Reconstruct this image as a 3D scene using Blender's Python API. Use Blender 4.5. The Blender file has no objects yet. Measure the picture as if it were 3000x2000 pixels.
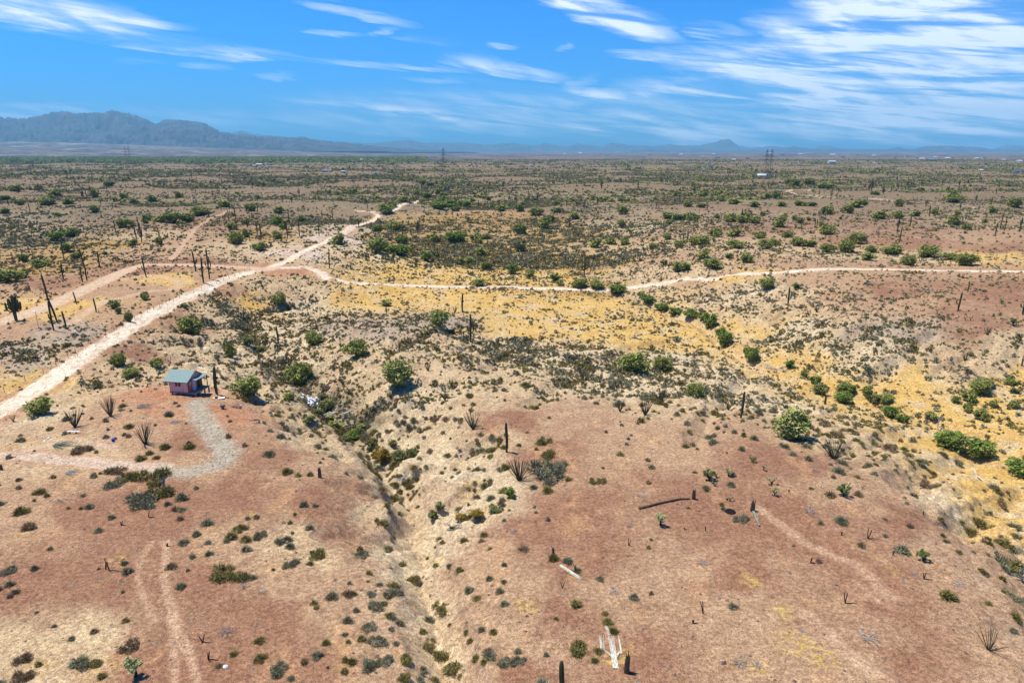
import bpy, math, random
import numpy as np
random.seed(7)
RNG = np.random.default_rng(11)
R = math.radians

# ------------------------------------------------------------------ camera, world, sun, exposure
H = 46.0            # camera height above the pavement level
F = 2000.0          # focal length in photo pixels (3000 wide)
PITCH = math.atan(559 / 2000)
CP, SP = math.cos(PITCH), math.sin(PITCH)
sc = bpy.context.scene
col = sc.collection
cam = bpy.data.cameras.new("camera")
cam.lens = 24.0; cam.sensor_width = 36.0
cam.clip_start = 0.5; cam.clip_end = 90000
camo = bpy.data.objects.new("camera", cam); col.objects.link(camo)
camo.location = (0, 0, H); camo.rotation_euler = (math.pi / 2 - PITCH, 0, 0)
sc.camera = camo

SUN_EL, SUN_AZ = R(67), R(-70)       # azimuth from +Y towards +X
sd = (math.cos(SUN_EL) * math.sin(SUN_AZ), math.cos(SUN_EL) * math.cos(SUN_AZ), math.sin(SUN_EL))
sun = bpy.data.lights.new("sun", "SUN"); sun.energy = 5.0; sun.angle = R(0.5); sun.color = (1, .94, .83)
suno = bpy.data.objects.new("sun", sun); col.objects.link(suno)
from mathutils import Vector
suno.rotation_euler = Vector(sd).to_track_quat('Z', 'Y').to_euler()
sc.view_settings.view_transform = 'Standard'; sc.view_settings.look = 'None'
sc.view_settings.exposure = 0.47; sc.view_settings.gamma = 1.0
sc.cycles.volume_bounces = 0; sc.cycles.max_bounces = 6; sc.cycles.diffuse_bounces = 2
sc.cycles.transparent_max_bounces = 8
try: sc.cycles.use_adaptive_sampling = True
except Exception: pass

def ray(px, py):
    """unit-free world direction of a photo pixel"""
    px = np.asarray(px, float); py = np.asarray(py, float)
    return np.stack([px - 1500, F * CP + (1000 - py) * SP, -F * SP + (1000 - py) * CP], -1)

world = bpy.data.worlds.new("World"); sc.world = world; world.use_nodes = True
nt = world.node_tree; N = nt.nodes; L = nt.links; N.clear()
out = N.new("ShaderNodeOutputWorld"); bg = N.new("ShaderNodeBackground"); L.new(bg.outputs[0], out.inputs[0])
bg.inputs[1].default_value = 0.10
sky = N.new("ShaderNodeTexSky"); sky.sky_type = 'NISHITA'; sky.sun_disc = False
sky.sun_elevation = SUN_EL; sky.sun_rotation = SUN_AZ; sky.altitude = 500
sky.air_density = 1.0; sky.dust_density = 1.6; sky.ozone_density = 1.6
def wm(op, a, b=None, c=None):
    n = N.new("ShaderNodeMath"); n.operation = op
    for i, v in enumerate((a, b, c)):
        if v is None: continue
        if isinstance(v, (int, float)): n.inputs[i].default_value = v
        else: L.new(v, n.inputs[i])
    return n.outputs[0]
tc = N.new("ShaderNodeTexCoord"); sx = N.new("ShaderNodeSeparateXYZ"); L.new(tc.outputs['Generated'], sx.inputs[0])
AZ = wm('ARCTAN2', sx.outputs[0], sx.outputs[1]); EL = wm('ARCSINE', sx.outputs[2])
CLOUDS = [(130,32,360,34,7,.95),(420,62,140,10,8,.4),(450,145,120,8,4,.5),(700,160,170,15,3,.8),(600,195,75,8,2,.4),(400,185,80,8,0,.25),
 (800,215,70,6,5,.25),(970,100,90,10,3,.6),(1110,95,55,9,-15,.4),(1050,35,180,12,12,.4),(1150,192,300,9,4,.4),(1480,200,190,20,9,.75),
 (1370,245,200,8,6,.3),(1750,270,85,12,4,.75),(1700,240,60,12,-20,.3),(1770,38,240,36,19,1.1),(1470,135,50,9,5,.5),(1650,138,35,9,-20,.4),
 (1160,320,310,12,4,.55),(120,315,180,12,0,.3),(2100,88,100,16,5,.5),(1870,165,110,14,3,.7),(2250,185,370,46,3,1.0),(2480,110,320,40,10,.95),
 (2750,40,500,66,8,1.2),(2950,120,280,90,25,1.2),(2800,190,380,55,3,1.0),(2200,258,460,28,0,.8),(2650,290,620,75,3,.95),(2000,345,1500,60,1,.55),(2700,180,620,150,6,.25),
 (2950,240,330,60,0,.5),(300,100,420,20,6,.22),(700,355,900,30,1,.22),(2250,150,80,40,-30,.4),(1250,125,120,10,8,.25)]
def azel(px, py):
    d = ray(px, py); d = d / np.linalg.norm(d)
    return math.atan2(d[0], d[1]), math.asin(d[2])
cv = N.new("ShaderNodeCombineXYZ")
L.new(wm('MULTIPLY', AZ, 3.6), cv.inputs[0]); L.new(wm('MULTIPLY', wm('MULTIPLY_ADD', AZ, 0.12, EL), 44.0), cv.inputs[1])
nz = N.new("ShaderNodeTexNoise"); nz.inputs['Scale'].default_value = 1.5; nz.inputs['Detail'].default_value = 9; nz.inputs['Roughness'].default_value = .62
nz.inputs['Distortion'].default_value = .5
L.new(cv.outputs[0], nz.inputs['Vector'])
cv2 = N.new("ShaderNodeCombineXYZ")
L.new(wm('MULTIPLY', AZ, 14.0), cv2.inputs[0]); L.new(wm('MULTIPLY', wm('MULTIPLY_ADD', AZ, 0.3, EL), 50.0), cv2.inputs[1])
nz2 = N.new("ShaderNodeTexNoise"); nz2.inputs['Scale'].default_value = 1.0; nz2.inputs['Detail'].default_value = 5
L.new(cv2.outputs[0], nz2.inputs['Vector'])
wu = wm('MULTIPLY', wm('SUBTRACT', nz2.outputs[0], .5), .05); wv = wm('MULTIPLY', wm('SUBTRACT', nz.outputs[0], .5), .04)
AZw = wm('ADD', AZ, wu); ELw = wm('ADD', EL, wv)
acc = None
for (cx, cy, hl, hw, an, st) in CLOUDS:
    a0, e0 = azel(cx, cy); a1, e1 = azel(cx + hl * math.cos(R(an)), cy + hl * math.sin(R(an)))
    le = math.hypot(a1 - a0, e1 - e0); ca, sa = (a1 - a0) / le, (e1 - e0) / le; we = hw * 1.25 / F
    da = wm('SUBTRACT', AZw, a0); de = wm('SUBTRACT', ELw, e0)
    u = wm('DIVIDE', wm('MULTIPLY_ADD', da, ca, wm('MULTIPLY', de, sa)), le * 1.1)
    v = wm('DIVIDE', wm('MULTIPLY_ADD', da, -sa, wm('MULTIPLY', de, ca)), we)
    q = wm('MAXIMUM', wm('SUBTRACT', 1.0, wm('ADD', wm('MULTIPLY', u, u), wm('MULTIPLY', v, v))), 0.0)
    q = wm('MULTIPLY', q, st)
    acc = q if acc is None else wm('ADD', acc, q)
acc = wm('MINIMUM', acc, 1.1)
mr = N.new("ShaderNodeMapRange"); mr.inputs['From Min'].default_value = .40; mr.inputs['From Max'].default_value = .60
mr.inputs['To Min'].default_value = .12; mr.inputs['To Max'].default_value = 1.25
L.new(nz.outputs[0], mr.inputs['Value'])
mr2 = N.new("ShaderNodeMapRange"); mr2.inputs['From Min'].default_value = .35; mr2.inputs['From Max'].default_value = .62; mr2.inputs['To Min'].default_value = .45; mr2.inputs['To Max'].default_value = 1.2; L.new(nz2.outputs[0], mr2.inputs['Value'])
mask = wm('MINIMUM', wm('MULTIPLY', wm('MULTIPLY', acc, mr2.outputs[0]), mr.outputs[0]), .93)
tint = N.new("ShaderNodeMix"); tint.data_type = 'RGBA'; tint.blend_type = 'MULTIPLY'; tint.inputs[0].default_value = 1
L.new(sky.outputs[0], tint.inputs[6]); tint.inputs[7].default_value = (.06, .62, 1.38, 1)
mx = N.new("ShaderNodeMix"); mx.data_type = 'RGBA'
L.new(mask, mx.inputs[0]); L.new(tint.outputs[2], mx.inputs[6]); mx.inputs[7].default_value = (8.2, 8.8, 9.5, 1)
L.new(mx.outputs[2], bg.inputs[0])

# ------------------------------------------------------------------ helpers
def tag(o, label=None, cat=None, group=None, kind=None):
    if label: o['label'] = label
    if cat: o['category'] = cat
    if group: o['group'] = group
    if kind: o['kind'] = kind
    return o
def mesh_np(name, V, Fc, mat=None, smooth=False, attrs=None):
    """V (n,3), Fc (m,3|4) arrays -> mesh datablock"""
    V = np.asarray(V, np.float32); Fc = np.asarray(Fc, np.int32)
    me = bpy.data.meshes.new(name); k = Fc.shape[1]
    me.vertices.add(len(V)); me.vertices.foreach_set('co', V.ravel())
    me.loops.add(Fc.size); me.loops.foreach_set('vertex_index', Fc.ravel())
    me.polygons.add(len(Fc)); me.polygons.foreach_set('loop_start', np.arange(0, Fc.size, k, dtype=np.int32))
    if smooth: me.polygons.foreach_set('use_smooth', np.ones(len(Fc), bool))
    for nm, a in (attrs or {}).items():
        at = me.attributes.new(nm, 'FLOAT_COLOR', 'POINT'); at.data.foreach_set('color', np.asarray(a, np.float32).ravel())
    me.update(calc_edges=True)
    if mat: me.materials.append(mat)
    return me
class MB:
    def __init__(s): s.v = []; s.f = []
    def add(s, v, f):
        b = len(s.v); s.v += [tuple(p) for p in v]; s.f += [tuple(i + b for i in q) for q in f]; return s
    def box(s, a, b, M=None):
        (x0, y0, z0), (x1, y1, z1) = a, b
        v = [(x0,y0,z0),(x1,y0,z0),(x1,y1,z0),(x0,y1,z0),(x0,y0,z1),(x1,y0,z1),(x1,y1,z1),(x0,y1,z1)]
        if M: v = [M(p) for p in v]
        return s.add(v, [(0,3,2,1),(4,5,6,7),(0,1,5,4),(1,2,6,5),(2,3,7,6),(3,0,4,7)])
    def tube(s, pts, rad, n=6, cap=True):
        pts = [Vector(p) for p in pts]; m = len(pts); V = []; Fs = []
        for i, p in enumerate(pts):
            d = (pts[min(i+1, m-1)] - pts[max(i-1, 0)])
            if d.length < 1e-9: d = Vector((0,0,1))
            d.normalize(); up = Vector((1,0,0)) if abs(d.x) < .8 else Vector((0,1,0))
            a = d.cross(up).normalized(); b = d.cross(a)
            r = rad[i] if isinstance(rad, (list, tuple)) else rad
            for k in range(n):
                t = 2 * math.pi * k / n; V.append(p + (a * math.cos(t) + b * math.sin(t)) * r)
        for i in range(m - 1):
            for k in range(n):
                k2 = (k + 1) % n; Fs.append((i*n+k, i*n+k2, (i+1)*n+k2, (i+1)*n+k))
        if cap: Fs.append(tuple(range(n))[::-1]); Fs.append(tuple((m-1)*n + k for k in range(n)))
        return s.add(V, Fs)
    def mesh(s, name, mat, smooth=False):
        me = bpy.data.meshes.new(name); me.from_pydata(s.v, [], s.f); me.materials.append(mat)
        if smooth: me.polygons.foreach_set('use_smooth', [True] * len(me.polygons))
        me.update(); return me
    def obj(s, name, mat, parent=None, smooth=False):
        o = bpy.data.objects.new(name, s.mesh(name, mat, smooth)); col.objects.link(o)
        if parent: o.parent = parent
        return o
def link(name, me, parent=None, loc=None, rot=None, scale=None):
    o = bpy.data.objects.new(name, me); col.objects.link(o)
    if parent: o.parent = parent
    if loc is not None: o.location = loc
    if rot is not None: o.rotation_euler = rot
    if scale is not None: o.scale = scale
    return o

# ---- numpy gradient noise
_P = np.random.default_rng(5).permutation(4096); _G = np.random.default_rng(6).uniform(0, 2*np.pi, 4096)
def noise(x, y, seed=0):
    x = np.asarray(x, float) + seed * 37.17; y = np.asarray(y, float) + seed * 91.7
    xi = np.floor(x).astype(np.int64); yi = np.floor(y).astype(np.int64); fx = x - xi; fy = y - yi
    u = fx*fx*fx*(fx*(fx*6-15)+10); v = fy*fy*fy*(fy*(fy*6-15)+10)
    def g(a, b, dx, dy):
        t = _G[_P[(_P[a & 4095] + b) & 4095]]; return np.cos(t)*dx + np.sin(t)*dy
    n0 = g(xi, yi, fx, fy) * (1-u) + g(xi+1, yi, fx-1, fy) * u
    n1 = g(xi, yi+1, fx, fy-1) * (1-u) + g(xi+1, yi+1, fx-1, fy-1) * u
    return (n0 * (1-v) + n1 * v) * 1.5
def fbm(x, y, o=4, seed=0, g=.5):
    s = 0; a = 1; t = 0
    for i in range(o): s = s + a * noise(x * 2**i, y * 2**i, seed + i); t += a; a *= g
    return s / t
def sst(a, b, x): t = np.clip((x - a) / (b - a), 0, 1); return t*t*(3-2*t)

# ------------------------------------------------------------------ terrain: soil classes and control points
SOIL = dict(R=(.318,.172,.102), P=(.458,.304,.180), T=(.57,.435,.255), C=(.63,.515,.325), Y=(.68,.46,.145), O=(.47,.235,.13),
            B=(.42,.275,.085), G=(.20,.17,.10), V=(.42,.34,.25), W=(.66,.54,.42))
# photo px, py, height, soil, shrubs per square metre
CPT = [(-200,2100,0,'P',.02),(60,1960,0,'T',.03),(250,1880,0,'T',.02),(60,1700,0,'R',.02),(300,1720,0,'R',.02),(420,1950,0,'R',.015),(650,1950,0,'R',.012),
(800,1800,0,'R',.012),(620,1700,0,'R',.02),(850,1700,-.3,'P',.06),(680,1600,0,'P',.10),(880,1620,-.8,'T',.12),(500,1540,0,'R',.02),(250,1500,0,'R',.015),(40,1500,0,'P',.02),
(700,1450,0,'R',.008),(450,1430,0,'R',.05),(950,1470,0,'R',.008),(1000,1560,-.6,'R',.02),(1080,1500,-2.5,'T',.05),(1050,1420,-.6,'R',.02),(950,1340,-.5,'P',.03),(800,1330,0,'R',.006),
(600,1350,0,'P',.004),(1050,1680,-.6,'P',.16),(1050,1850,-.2,'P',.22),(1100,1980,-.2,'P',.22),(950,1950,0,'R',.04),(1200,1640,-2.6,'C',.07),(1260,1760,-1.6,'C',.12),
(1290,1900,-1.2,'T',.16),(1340,2050,-.8,'T',.16),(1380,1950,-.5,'P',.12),(1500,1980,0,'R',.04),(1400,1820,-.4,'P',.08),(1380,1700,-.8,'P',.06),(1500,1760,0,'P',.04),(1560,1880,0,'P',.04),
(1450,1620,-.4,'P',.02),(1210,1560,-4.6,'C',.06),(1290,1500,-3.4,'C',.09),(1380,1450,-2.6,'C',.07),(1180,1450,-6.2,'C',.07),(1560,1560,0,'R',.012),(1700,1650,0,'R',.012),(1650,1800,0,'R',.012),
(1800,1750,0,'P',.012),(1900,1900,0,'R',.01),(2050,1850,0,'P',.004),(2200,1800,0,'P',.004),(2350,1900,0,'P',.003),(2500,1980,0,'P',.003),(2200,1700,0,'R',.005),(2000,1700,0,'P',.005),
(2400,1650,0,'R',.006),(2600,1750,0,'R',.004),(2700,1900,0,'R',.003),(2950,1950,0,'P',.006),(2450,1780,0,'R',.004),(2850,1750,-.2,'P',.01),(2650,1500,-.2,'R',.012),(2800,1620,-.3,'P',.02),
(2940,1640,-3.5,'P',.25),(3000,1850,-1.5,'P',.12),(2980,1560,-6,'Y',.10),(1700,1500,0,'R',.012),(1900,1450,0,'R',.012),(2100,1500,0,'R',.008),(2300,1500,0,'R',.012),(2450,1420,0,'P',.015),
(2600,1400,-1.2,'P',.08),(2750,1470,-3.5,'C',.13),(2900,1480,-6.5,'Y',.10),(1250,1350,-5.5,'C',.10),(1350,1400,-3,'C',.07),(1420,1300,-1.6,'P',.08),(1130,1350,-7.6,'C',.10),(1040,1270,-8.6,'G',.2),
(1150,1270,-6,'C',.25),(1220,1180,-3.5,'C',.26),(1300,1230,-2.2,'P',.1),(1600,1330,0,'R',.02),(1800,1320,0,'P',.02),(2000,1330,0,'P',.02),(2200,1330,0,'R',.012),(2350,1360,0,'R',.015),(1500,1230,-.6,'R',.03),
(1700,1220,-.6,'P',.05),(1900,1270,-.4,'P',.06),(2100,1230,-.5,'P',.12),(1980,1200,-1.2,'T',.16),(2450,1300,-2,'T',.18),(2600,1300,-6,'T',.14),(2700,1330,-9,'Y',.04),(2850,1380,-9.5,'Y',.05),(3000,1390,-10,'Y',.05),
(950,1190,-9.2,'G',.25),(880,1110,-9.4,'G',.22),(820,1150,-5,'T',.12),(750,1110,-5.5,'T',.12),(790,1250,-1,'P',.05),(860,1280,-2.5,'T',.09),(900,1250,-5.5,'T',.12),(1000,1330,-4.5,'T',.09),
(560,1170,0,'O',.0),(640,1180,0,'O',.002),(740,1230,0,'O',.006),(480,1180,0,'O',.01),(350,1200,0,'P',.02),(420,1150,-.3,'O',.01),(250,1250,-.3,'P',.04),(430,1290,0,'P',.03),(560,1300,0,'R',.01),(150,1300,-.4,'T',.04),
(300,1330,0,'T',.01),(50,1290,-.8,'T',.04),(100,1220,-1.2,'C',.03),(200,1180,-1.8,'T',.03),(350,1120,-2.5,'P',.04),(480,1080,-3.5,'P',.06),(620,1080,-3.4,'C',.06),(560,1040,-5.2,'P',.10),(420,1040,-2.8,'R',.02),
(680,1040,-8,'C',.10),(620,960,-6.6,'T',.14),(760,970,-9.6,'C',.16),(720,900,-8,'Y',.14),(560,940,-4,'R',.03),(640,890,-4,'T',.08),(760,830,-2.4,'T',.08),(700,850,-3,'R',.03),
(880,900,-9,'C',.12),(840,1010,-7.4,'C',.18),(920,1060,-6,'C',.18),(1000,1100,-4.5,'P',.12),(980,1020,-4.6,'P',.08),(1100,1060,-3.2,'P',.05),(1150,1140,-2.6,'P',.05),(1120,960,-4.2,'V',.10),(1000,950,-6,'V',.16),
(1250,1000,-4.2,'T',.12),(1300,940,-7,'V',.14),(1300,1100,-2.2,'P',.05),(1450,1090,-3,'T',.1),(1450,1160,-1.4,'P',.05),(1600,1120,-2,'T',.16),(1650,1050,-6,'C',.26),(1500,1020,-7,'C',.22),(1800,1050,-7,'C',.28),(1800,1140,-3,'C',.2),
(2000,1130,-4,'C',.2),(1950,1050,-8,'C',.24),(2150,1100,-8.4,'C',.18),(2250,1180,-6,'C',.2),(2350,1230,-4,'T',.25),(1050,880,-9.4,'Y',.04),(1200,860,-10,'Y',.02),(1400,880,-10,'Y',.012),(1600,930,-10,'Y',.05),
(1500,970,-9.6,'Y',.03),(1800,960,-10,'Y',.04),(1700,890,-10.2,'Y',.02),(1950,1000,-10,'Y',.05),(1770,855,-10.6,'B',.05),(2000,930,-10.8,'Y',.03),(2110,990,-11,'Y',.03),(2220,1070,-11,'Y',.05),(2420,1140,-11.2,'Y',.05),
(2580,1180,-11.2,'Y',.04),(2760,1240,-11.2,'Y',.04),(2990,1330,-11,'Y',.05),(2200,980,-9.4,'Y',.05),(2400,1060,-9.4,'Y',.05),(2650,1120,-9.8,'Y',.03),(2900,1180,-10,'Y',.06),(2950,1120,-8.5,'Y',.10),
(2050,890,-7,'T',.10),(2200,900,-5.4,'T',.14),(2320,960,-5,'C',.26),(2450,1010,-5,'C',.30),(2600,1020,-4.6,'C',.30),(2700,980,-2.4,'V',.14),(2550,960,-2.4,'V',.16),(2750,1060,-6.5,'T',.14),(2900,1060,-5,'T',.08),(2950,1000,-1.6,'P',.05),
(2850,960,-1.2,'R',.03),(2800,900,-.6,'R',.02),(2650,900,-1.8,'P',.05),(2480,880,-2.4,'P',.08),(2350,860,-3,'T',.12),(2600,850,-.6,'R',.02),(2950,850,0,'R',.015),(2400,820,-.6,'P',.03),
(2200,850,-4,'C',.10),(2100,820,-4.6,'P',.06),(1900,835,-8,'T',.06),
# roads and the field at the left
(0,1200,-1,'O',.0),(200,1050,-.6,'T',.01),(400,920,-.4,'P',.02),(600,820,-.3,'P',.02),(830,785,-.8,'O',.0),(100,1120,-1,'Y',.02),(60,1050,-.8,'V',.12),(200,980,-.5,'V',.10),(350,900,-.3,'P',.05),(30,960,0,'P',.02),
(100,900,0,'Y',.01),(300,860,0,'P',.004),(450,850,0,'P',.006),(520,820,0,'Y',.004),(300,890,0,'Y',.01),(150,830,0,'R',.03),(400,790,0,'R',.03),(600,770,0,'R',.03),(30,850,-.4,'P',.06),
(60,790,-4,'B',.10),(200,760,-5,'B',.10),(100,700,-7,'G',.12),(30,680,-5,'T',.12),(300,720,-6,'B',.10),(400,740,-1.8,'P',.05),(550,700,-.5,'P',.02),(640,640,0,'R',.01),(720,630,0,'R',.01),(600,660,0,'R',.02),(480,690,-3,'T',.06),
(400,640,-6,'G',.10),(250,640,-6,'G',.10),(100,620,-4,'C',.12),(500,630,-5,'T',.08),(720,720,-1.4,'T',.04),(800,700,-2.4,'B',.08),(850,650,-4,'G',.10),(760,760,-1,'T',.04),(880,740,-.5,'W',.02),(960,690,-.5,'W',.02),
(1000,760,-3,'T',.06),(1020,730,-2,'C',.05),(1030,660,-1.6,'C',.05),(1130,600,-2,'C',.04),(1000,600,-1,'C',.05),(900,590,-2,'T',.08),(1080,800,-9,'Y',.08),(1200,800,-9.6,'Y',.06),(1400,810,-10,'Y',.08),(1600,820,-10.2,'Y',.08),(1200,720,-9.4,'B',.12),
(1050,840,-7,'Y',.05),(950,830,-3.5,'T',.06),(1130,690,-9,'B',.14),(1350,660,-9.6,'B',.16),(1300,740,-9.8,'B',.13),(1450,750,-9.8,'Y',.10),(1600,770,-9.4,'B',.13),(1750,770,-9,'B',.14),(1550,660,-9,'B',.14),(1450,620,-9,'B',.12),
(1250,600,-8,'B',.12),(1600,620,-4,'P',.05),(1720,690,-8,'B',.14),(1850,740,-6,'T',.14),(1900,800,-7,'T',.10),(1850,670,-5,'C',.10),(1950,680,-2,'P',.05),(2000,740,-1.6,'P',.06),(2050,790,-2.6,'T',.06),(1750,620,-3,'P',.05),
(2150,800,-1,'Y',.03),(2300,770,0,'P',.02),(2400,740,-1,'T',.06),(2500,700,-1,'R',.03),(2350,690,-1.4,'P',.05),(2200,670,-.6,'R',.03),(2100,720,-1.2,'T',.08),(2600,780,-.2,'P',.03),(2800,790,-.3,'P',.02),(2700,760,-2,'T',.08),
(2900,750,0,'Y',.015),(2700,710,0,'R',.015),(2850,700,0,'P',.01),(2950,730,0,'R',.012),(2600,660,-.6,'R',.03),(2450,640,0,'R',.02),(2800,650,-1,'P',.05),(2950,650,-.5,'P',.04),(2300,620,0,'P',.03),(2100,610,0,'P',.03),
(2600,600,0,'P',.03),(2900,600,0,'P',.03),(1900,620,0,'P',.03),(2000,590,-.5,'P',.04),(2200,570,-1,'B',.05),(2350,550,-1,'P',.04),(1200,570,-4,'B',.06),(1350,560,-2,'P',.05),(1500,570,-2,'T',.05),(1100,540,-1,'P',.05),
(900,550,-3,'B',.06),(700,570,-4,'T',.06),(500,580,-4,'P',.05),(300,590,-3,'P',.05),(100,570,-2,'P',.05),(750,540,-2,'G',.06),(500,540,-1,'P',.05),(250,540,-1,'P',.05),(0,540,-1,'P',.05)]
CPT = [c if not (c[3] == 'P' and c[2] <= -1.2 and 900 < c[1] < 1350) else (c[0], c[1], c[2], 'T', c[4]*1.3) for c in CPT]
FARP = []
for d, z in ((900, -1), (1500, 0), (2600, 0), (6000, 0), (15000, 0), (40000, 0)):
    for s in (-.85, -.4, 0, .4, .85):
        FARP.append((s * d, d, z, 'P' if d < 1600 else 'V', .03))
zc = np.array([c[2] for c in CPT], float); rr = ray([c[0] for c in CPT], [c[1] for c in CPT])
tt = (zc - H) / rr[:, 2]; XY = rr[:, :2] * tt[:, None]
XY = np.concatenate([XY, np.array([[p[0], p[1]] for p in FARP])])
# margins: hold the field steady beside and behind the frame
EX = [(-90, 20, 0, 'P', .02), (-30, 10, 0, 'P', .02), (30, 10, 0, 'P', .02), (90, 20, -2, 'P', .03), (-150, 90, 0, 'P', .03), (160, 90, -8, 'Y', .05)]
XY = np.concatenate([XY, np.array([[p[0], p[1]] for p in EX])])
ALLP = CPT + FARP + EX
Z0 = np.array([c[2] for c in ALLP], float)
CC = np.array([SOIL[c[3]] for c in ALLP]); DD = np.array([c[4] for c in ALLP])
def uv(x, y): y2 = np.maximum(y, 0) + 25.0; return x / y2, np.log(y2)
PU, PV = uv(XY[:, 0], XY[:, 1])
def phi(r2): return np.sqrt(r2 + .012**2)
A = phi((PU[:, None]-PU)**2 + (PV[:, None]-PV)**2) ; A[np.diag_indices(len(A))] += .0
n_ = len(PU); Pm = np.ones((n_, 1)); A2 = np.block([[A, Pm], [Pm.T, np.zeros((1, 1))]])
# a little smoothing so that neighbouring points do not fight
A2[:n_, :n_] -= np.eye(n_) * .012
sol = np.linalg.solve(A2, np.append(Z0, 0)); WZ, W0 = sol[:n_], sol[n_]
ZP = np.array([[p[0], p[1]] for p in []])

def seg_dist(x, y, pts):
    best = np.full(x.shape, 1e9)
    for (ax, ay), (bx, by) in zip(pts[:-1], pts[1:]):
        vx, vy = bx-ax, by-ay; t = np.clip(((x-ax)*vx + (y-ay)*vy) / (vx*vx+vy*vy+1e-9), 0, 1)
        best = np.minimum(best, np.hypot(x-ax-t*vx, y-ay-t*vy))
    return best
def base_z(x, y):
    U, V = uv(x, y); o = np.empty(x.shape)
    xf, Uf, Vf, of = x.ravel(), U.ravel(), V.ravel(), o.ravel()
    for i in range(0, len(xf), 20000):
        s = slice(i, i+20000)
        of[s] = phi((Uf[s, None]-PU)**2 + (Vf[s, None]-PV)**2) @ WZ + W0
    return of.reshape(x.shape)
def hills(x, y):
    """low dissected ridges of the farther plain"""
    n = fbm(x/210 + .35*y/900, y/130, 4, 3); r = 1 - np.abs(fbm(x/170, y/95, 4, 9)) * 2.2
    return n * 6.0 + (r - .4) * 3.0
def height(x, y):
    z = base_z(x, y); z = np.clip(z, -12.5, 2.5)
    m = np.clip(-z / 10, 0, 1); m = 4 * m * (1 - m)
    f = sst(330, 700, y) * (1 - sst(2500, 6000, y))
    rill = (np.abs(fbm(x/11, y/11, 5, 21, .6)) - .22)
    z = z + rill * 4.0 * m * (1 - f*.5)
    z = z + fbm(x/22, y/22, 3, 31) * .55 * (.25 + m) + fbm(x/3.5, y/3.5, 2, 41) * .07
    z = z + f * (hills(x, y)*1.25 + 1.0)
    # bajada rising to the left-hand range
    z = z + sst(5200, 13500, y) * sst(-.12, -.75, x / np.maximum(y, 1)) * 215
    return z

# grid laid out in world metres, finer where the ground is nearer
ys = [12.0]
while ys[-1] < 26000:
    y = ys[-1]; step = min(max(2.6 * (y*y + H*H) / (F * H), .12), .0085 * y if y < 3200 else .03 * y); ys.append(y + max(step, .14))
ys = np.array(ys); NR = len(ys); NC = 760
ss = np.linspace(-1, 1, NC) * .98
GX = ss[None, :] * (ys[:, None] + 34); GY = np.repeat(ys[:, None], NC, 1)
GZ = height(GX, GY)
_CARVE = True
print('grid', NR, NC)
def zat(x, y):
    x = np.asarray(x, float); y = np.asarray(y, float)
    r = np.interp(y, ys, np.arange(NR)); c = (x / (y + 34) + .98) / 1.96 * (NC - 1)
    r = np.clip(r, 0, NR-1.001); c = np.clip(c, 0, NC-1.001)
    r0 = r.astype(int); c0 = c.astype(int); fr = r-r0; fc = c-c0
    return (GZ[r0, c0]*(1-fr)*(1-fc) + GZ[r0+1, c0]*fr*(1-fc) + GZ[r0, c0+1]*(1-fr)*fc + GZ[r0+1, c0+1]*fr*fc)
def ground(px, py):
    """where the line of sight of a photo pixel meets the terrain"""
    d = ray(np.atleast_1d(px), np.atleast_1d(py)); t0 = (3.5 - H) / d[:, 2]
    t0 = np.where(t0 <= 0, 1e9, t0); lo = t0.copy(); hit = t0.copy(); done = np.zeros(len(t0), bool)
    for k in range(420):
        t = lo * 1.0022; P = d * t[:, None]; below = (P[:, 2] + H) < zat(P[:, 0], P[:, 1])
        new = below & ~done; hit[new] = ((lo + t) / 2)[new]; done |= below; lo = np.where(done, lo, t)
        if done.all(): break
    hit = np.where(done, hit, (0 - H) / d[:, 2])
    P = d * hit[:, None]; P[:, 2] = zat(P[:, 0], P[:, 1]); return P
def g1(px, py): return tuple(ground(px, py)[0])
def depth(P): return P[1] * CP - (P[2] - H) * SP
def top_h(P, pyt):
    T = (1000 - pyt) / F; q = P[1] * (T * CP - SP) / (CP + T * SP); return q + H - P[2]
def project(P):
    P = np.asarray(P, float); dp = P[..., 1]*CP - (P[..., 2]-H)*SP; up = P[..., 1]*SP + (P[..., 2]-H)*CP
    return 1500 + F*P[..., 0]/dp, 1000 - F*up/dp

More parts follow.
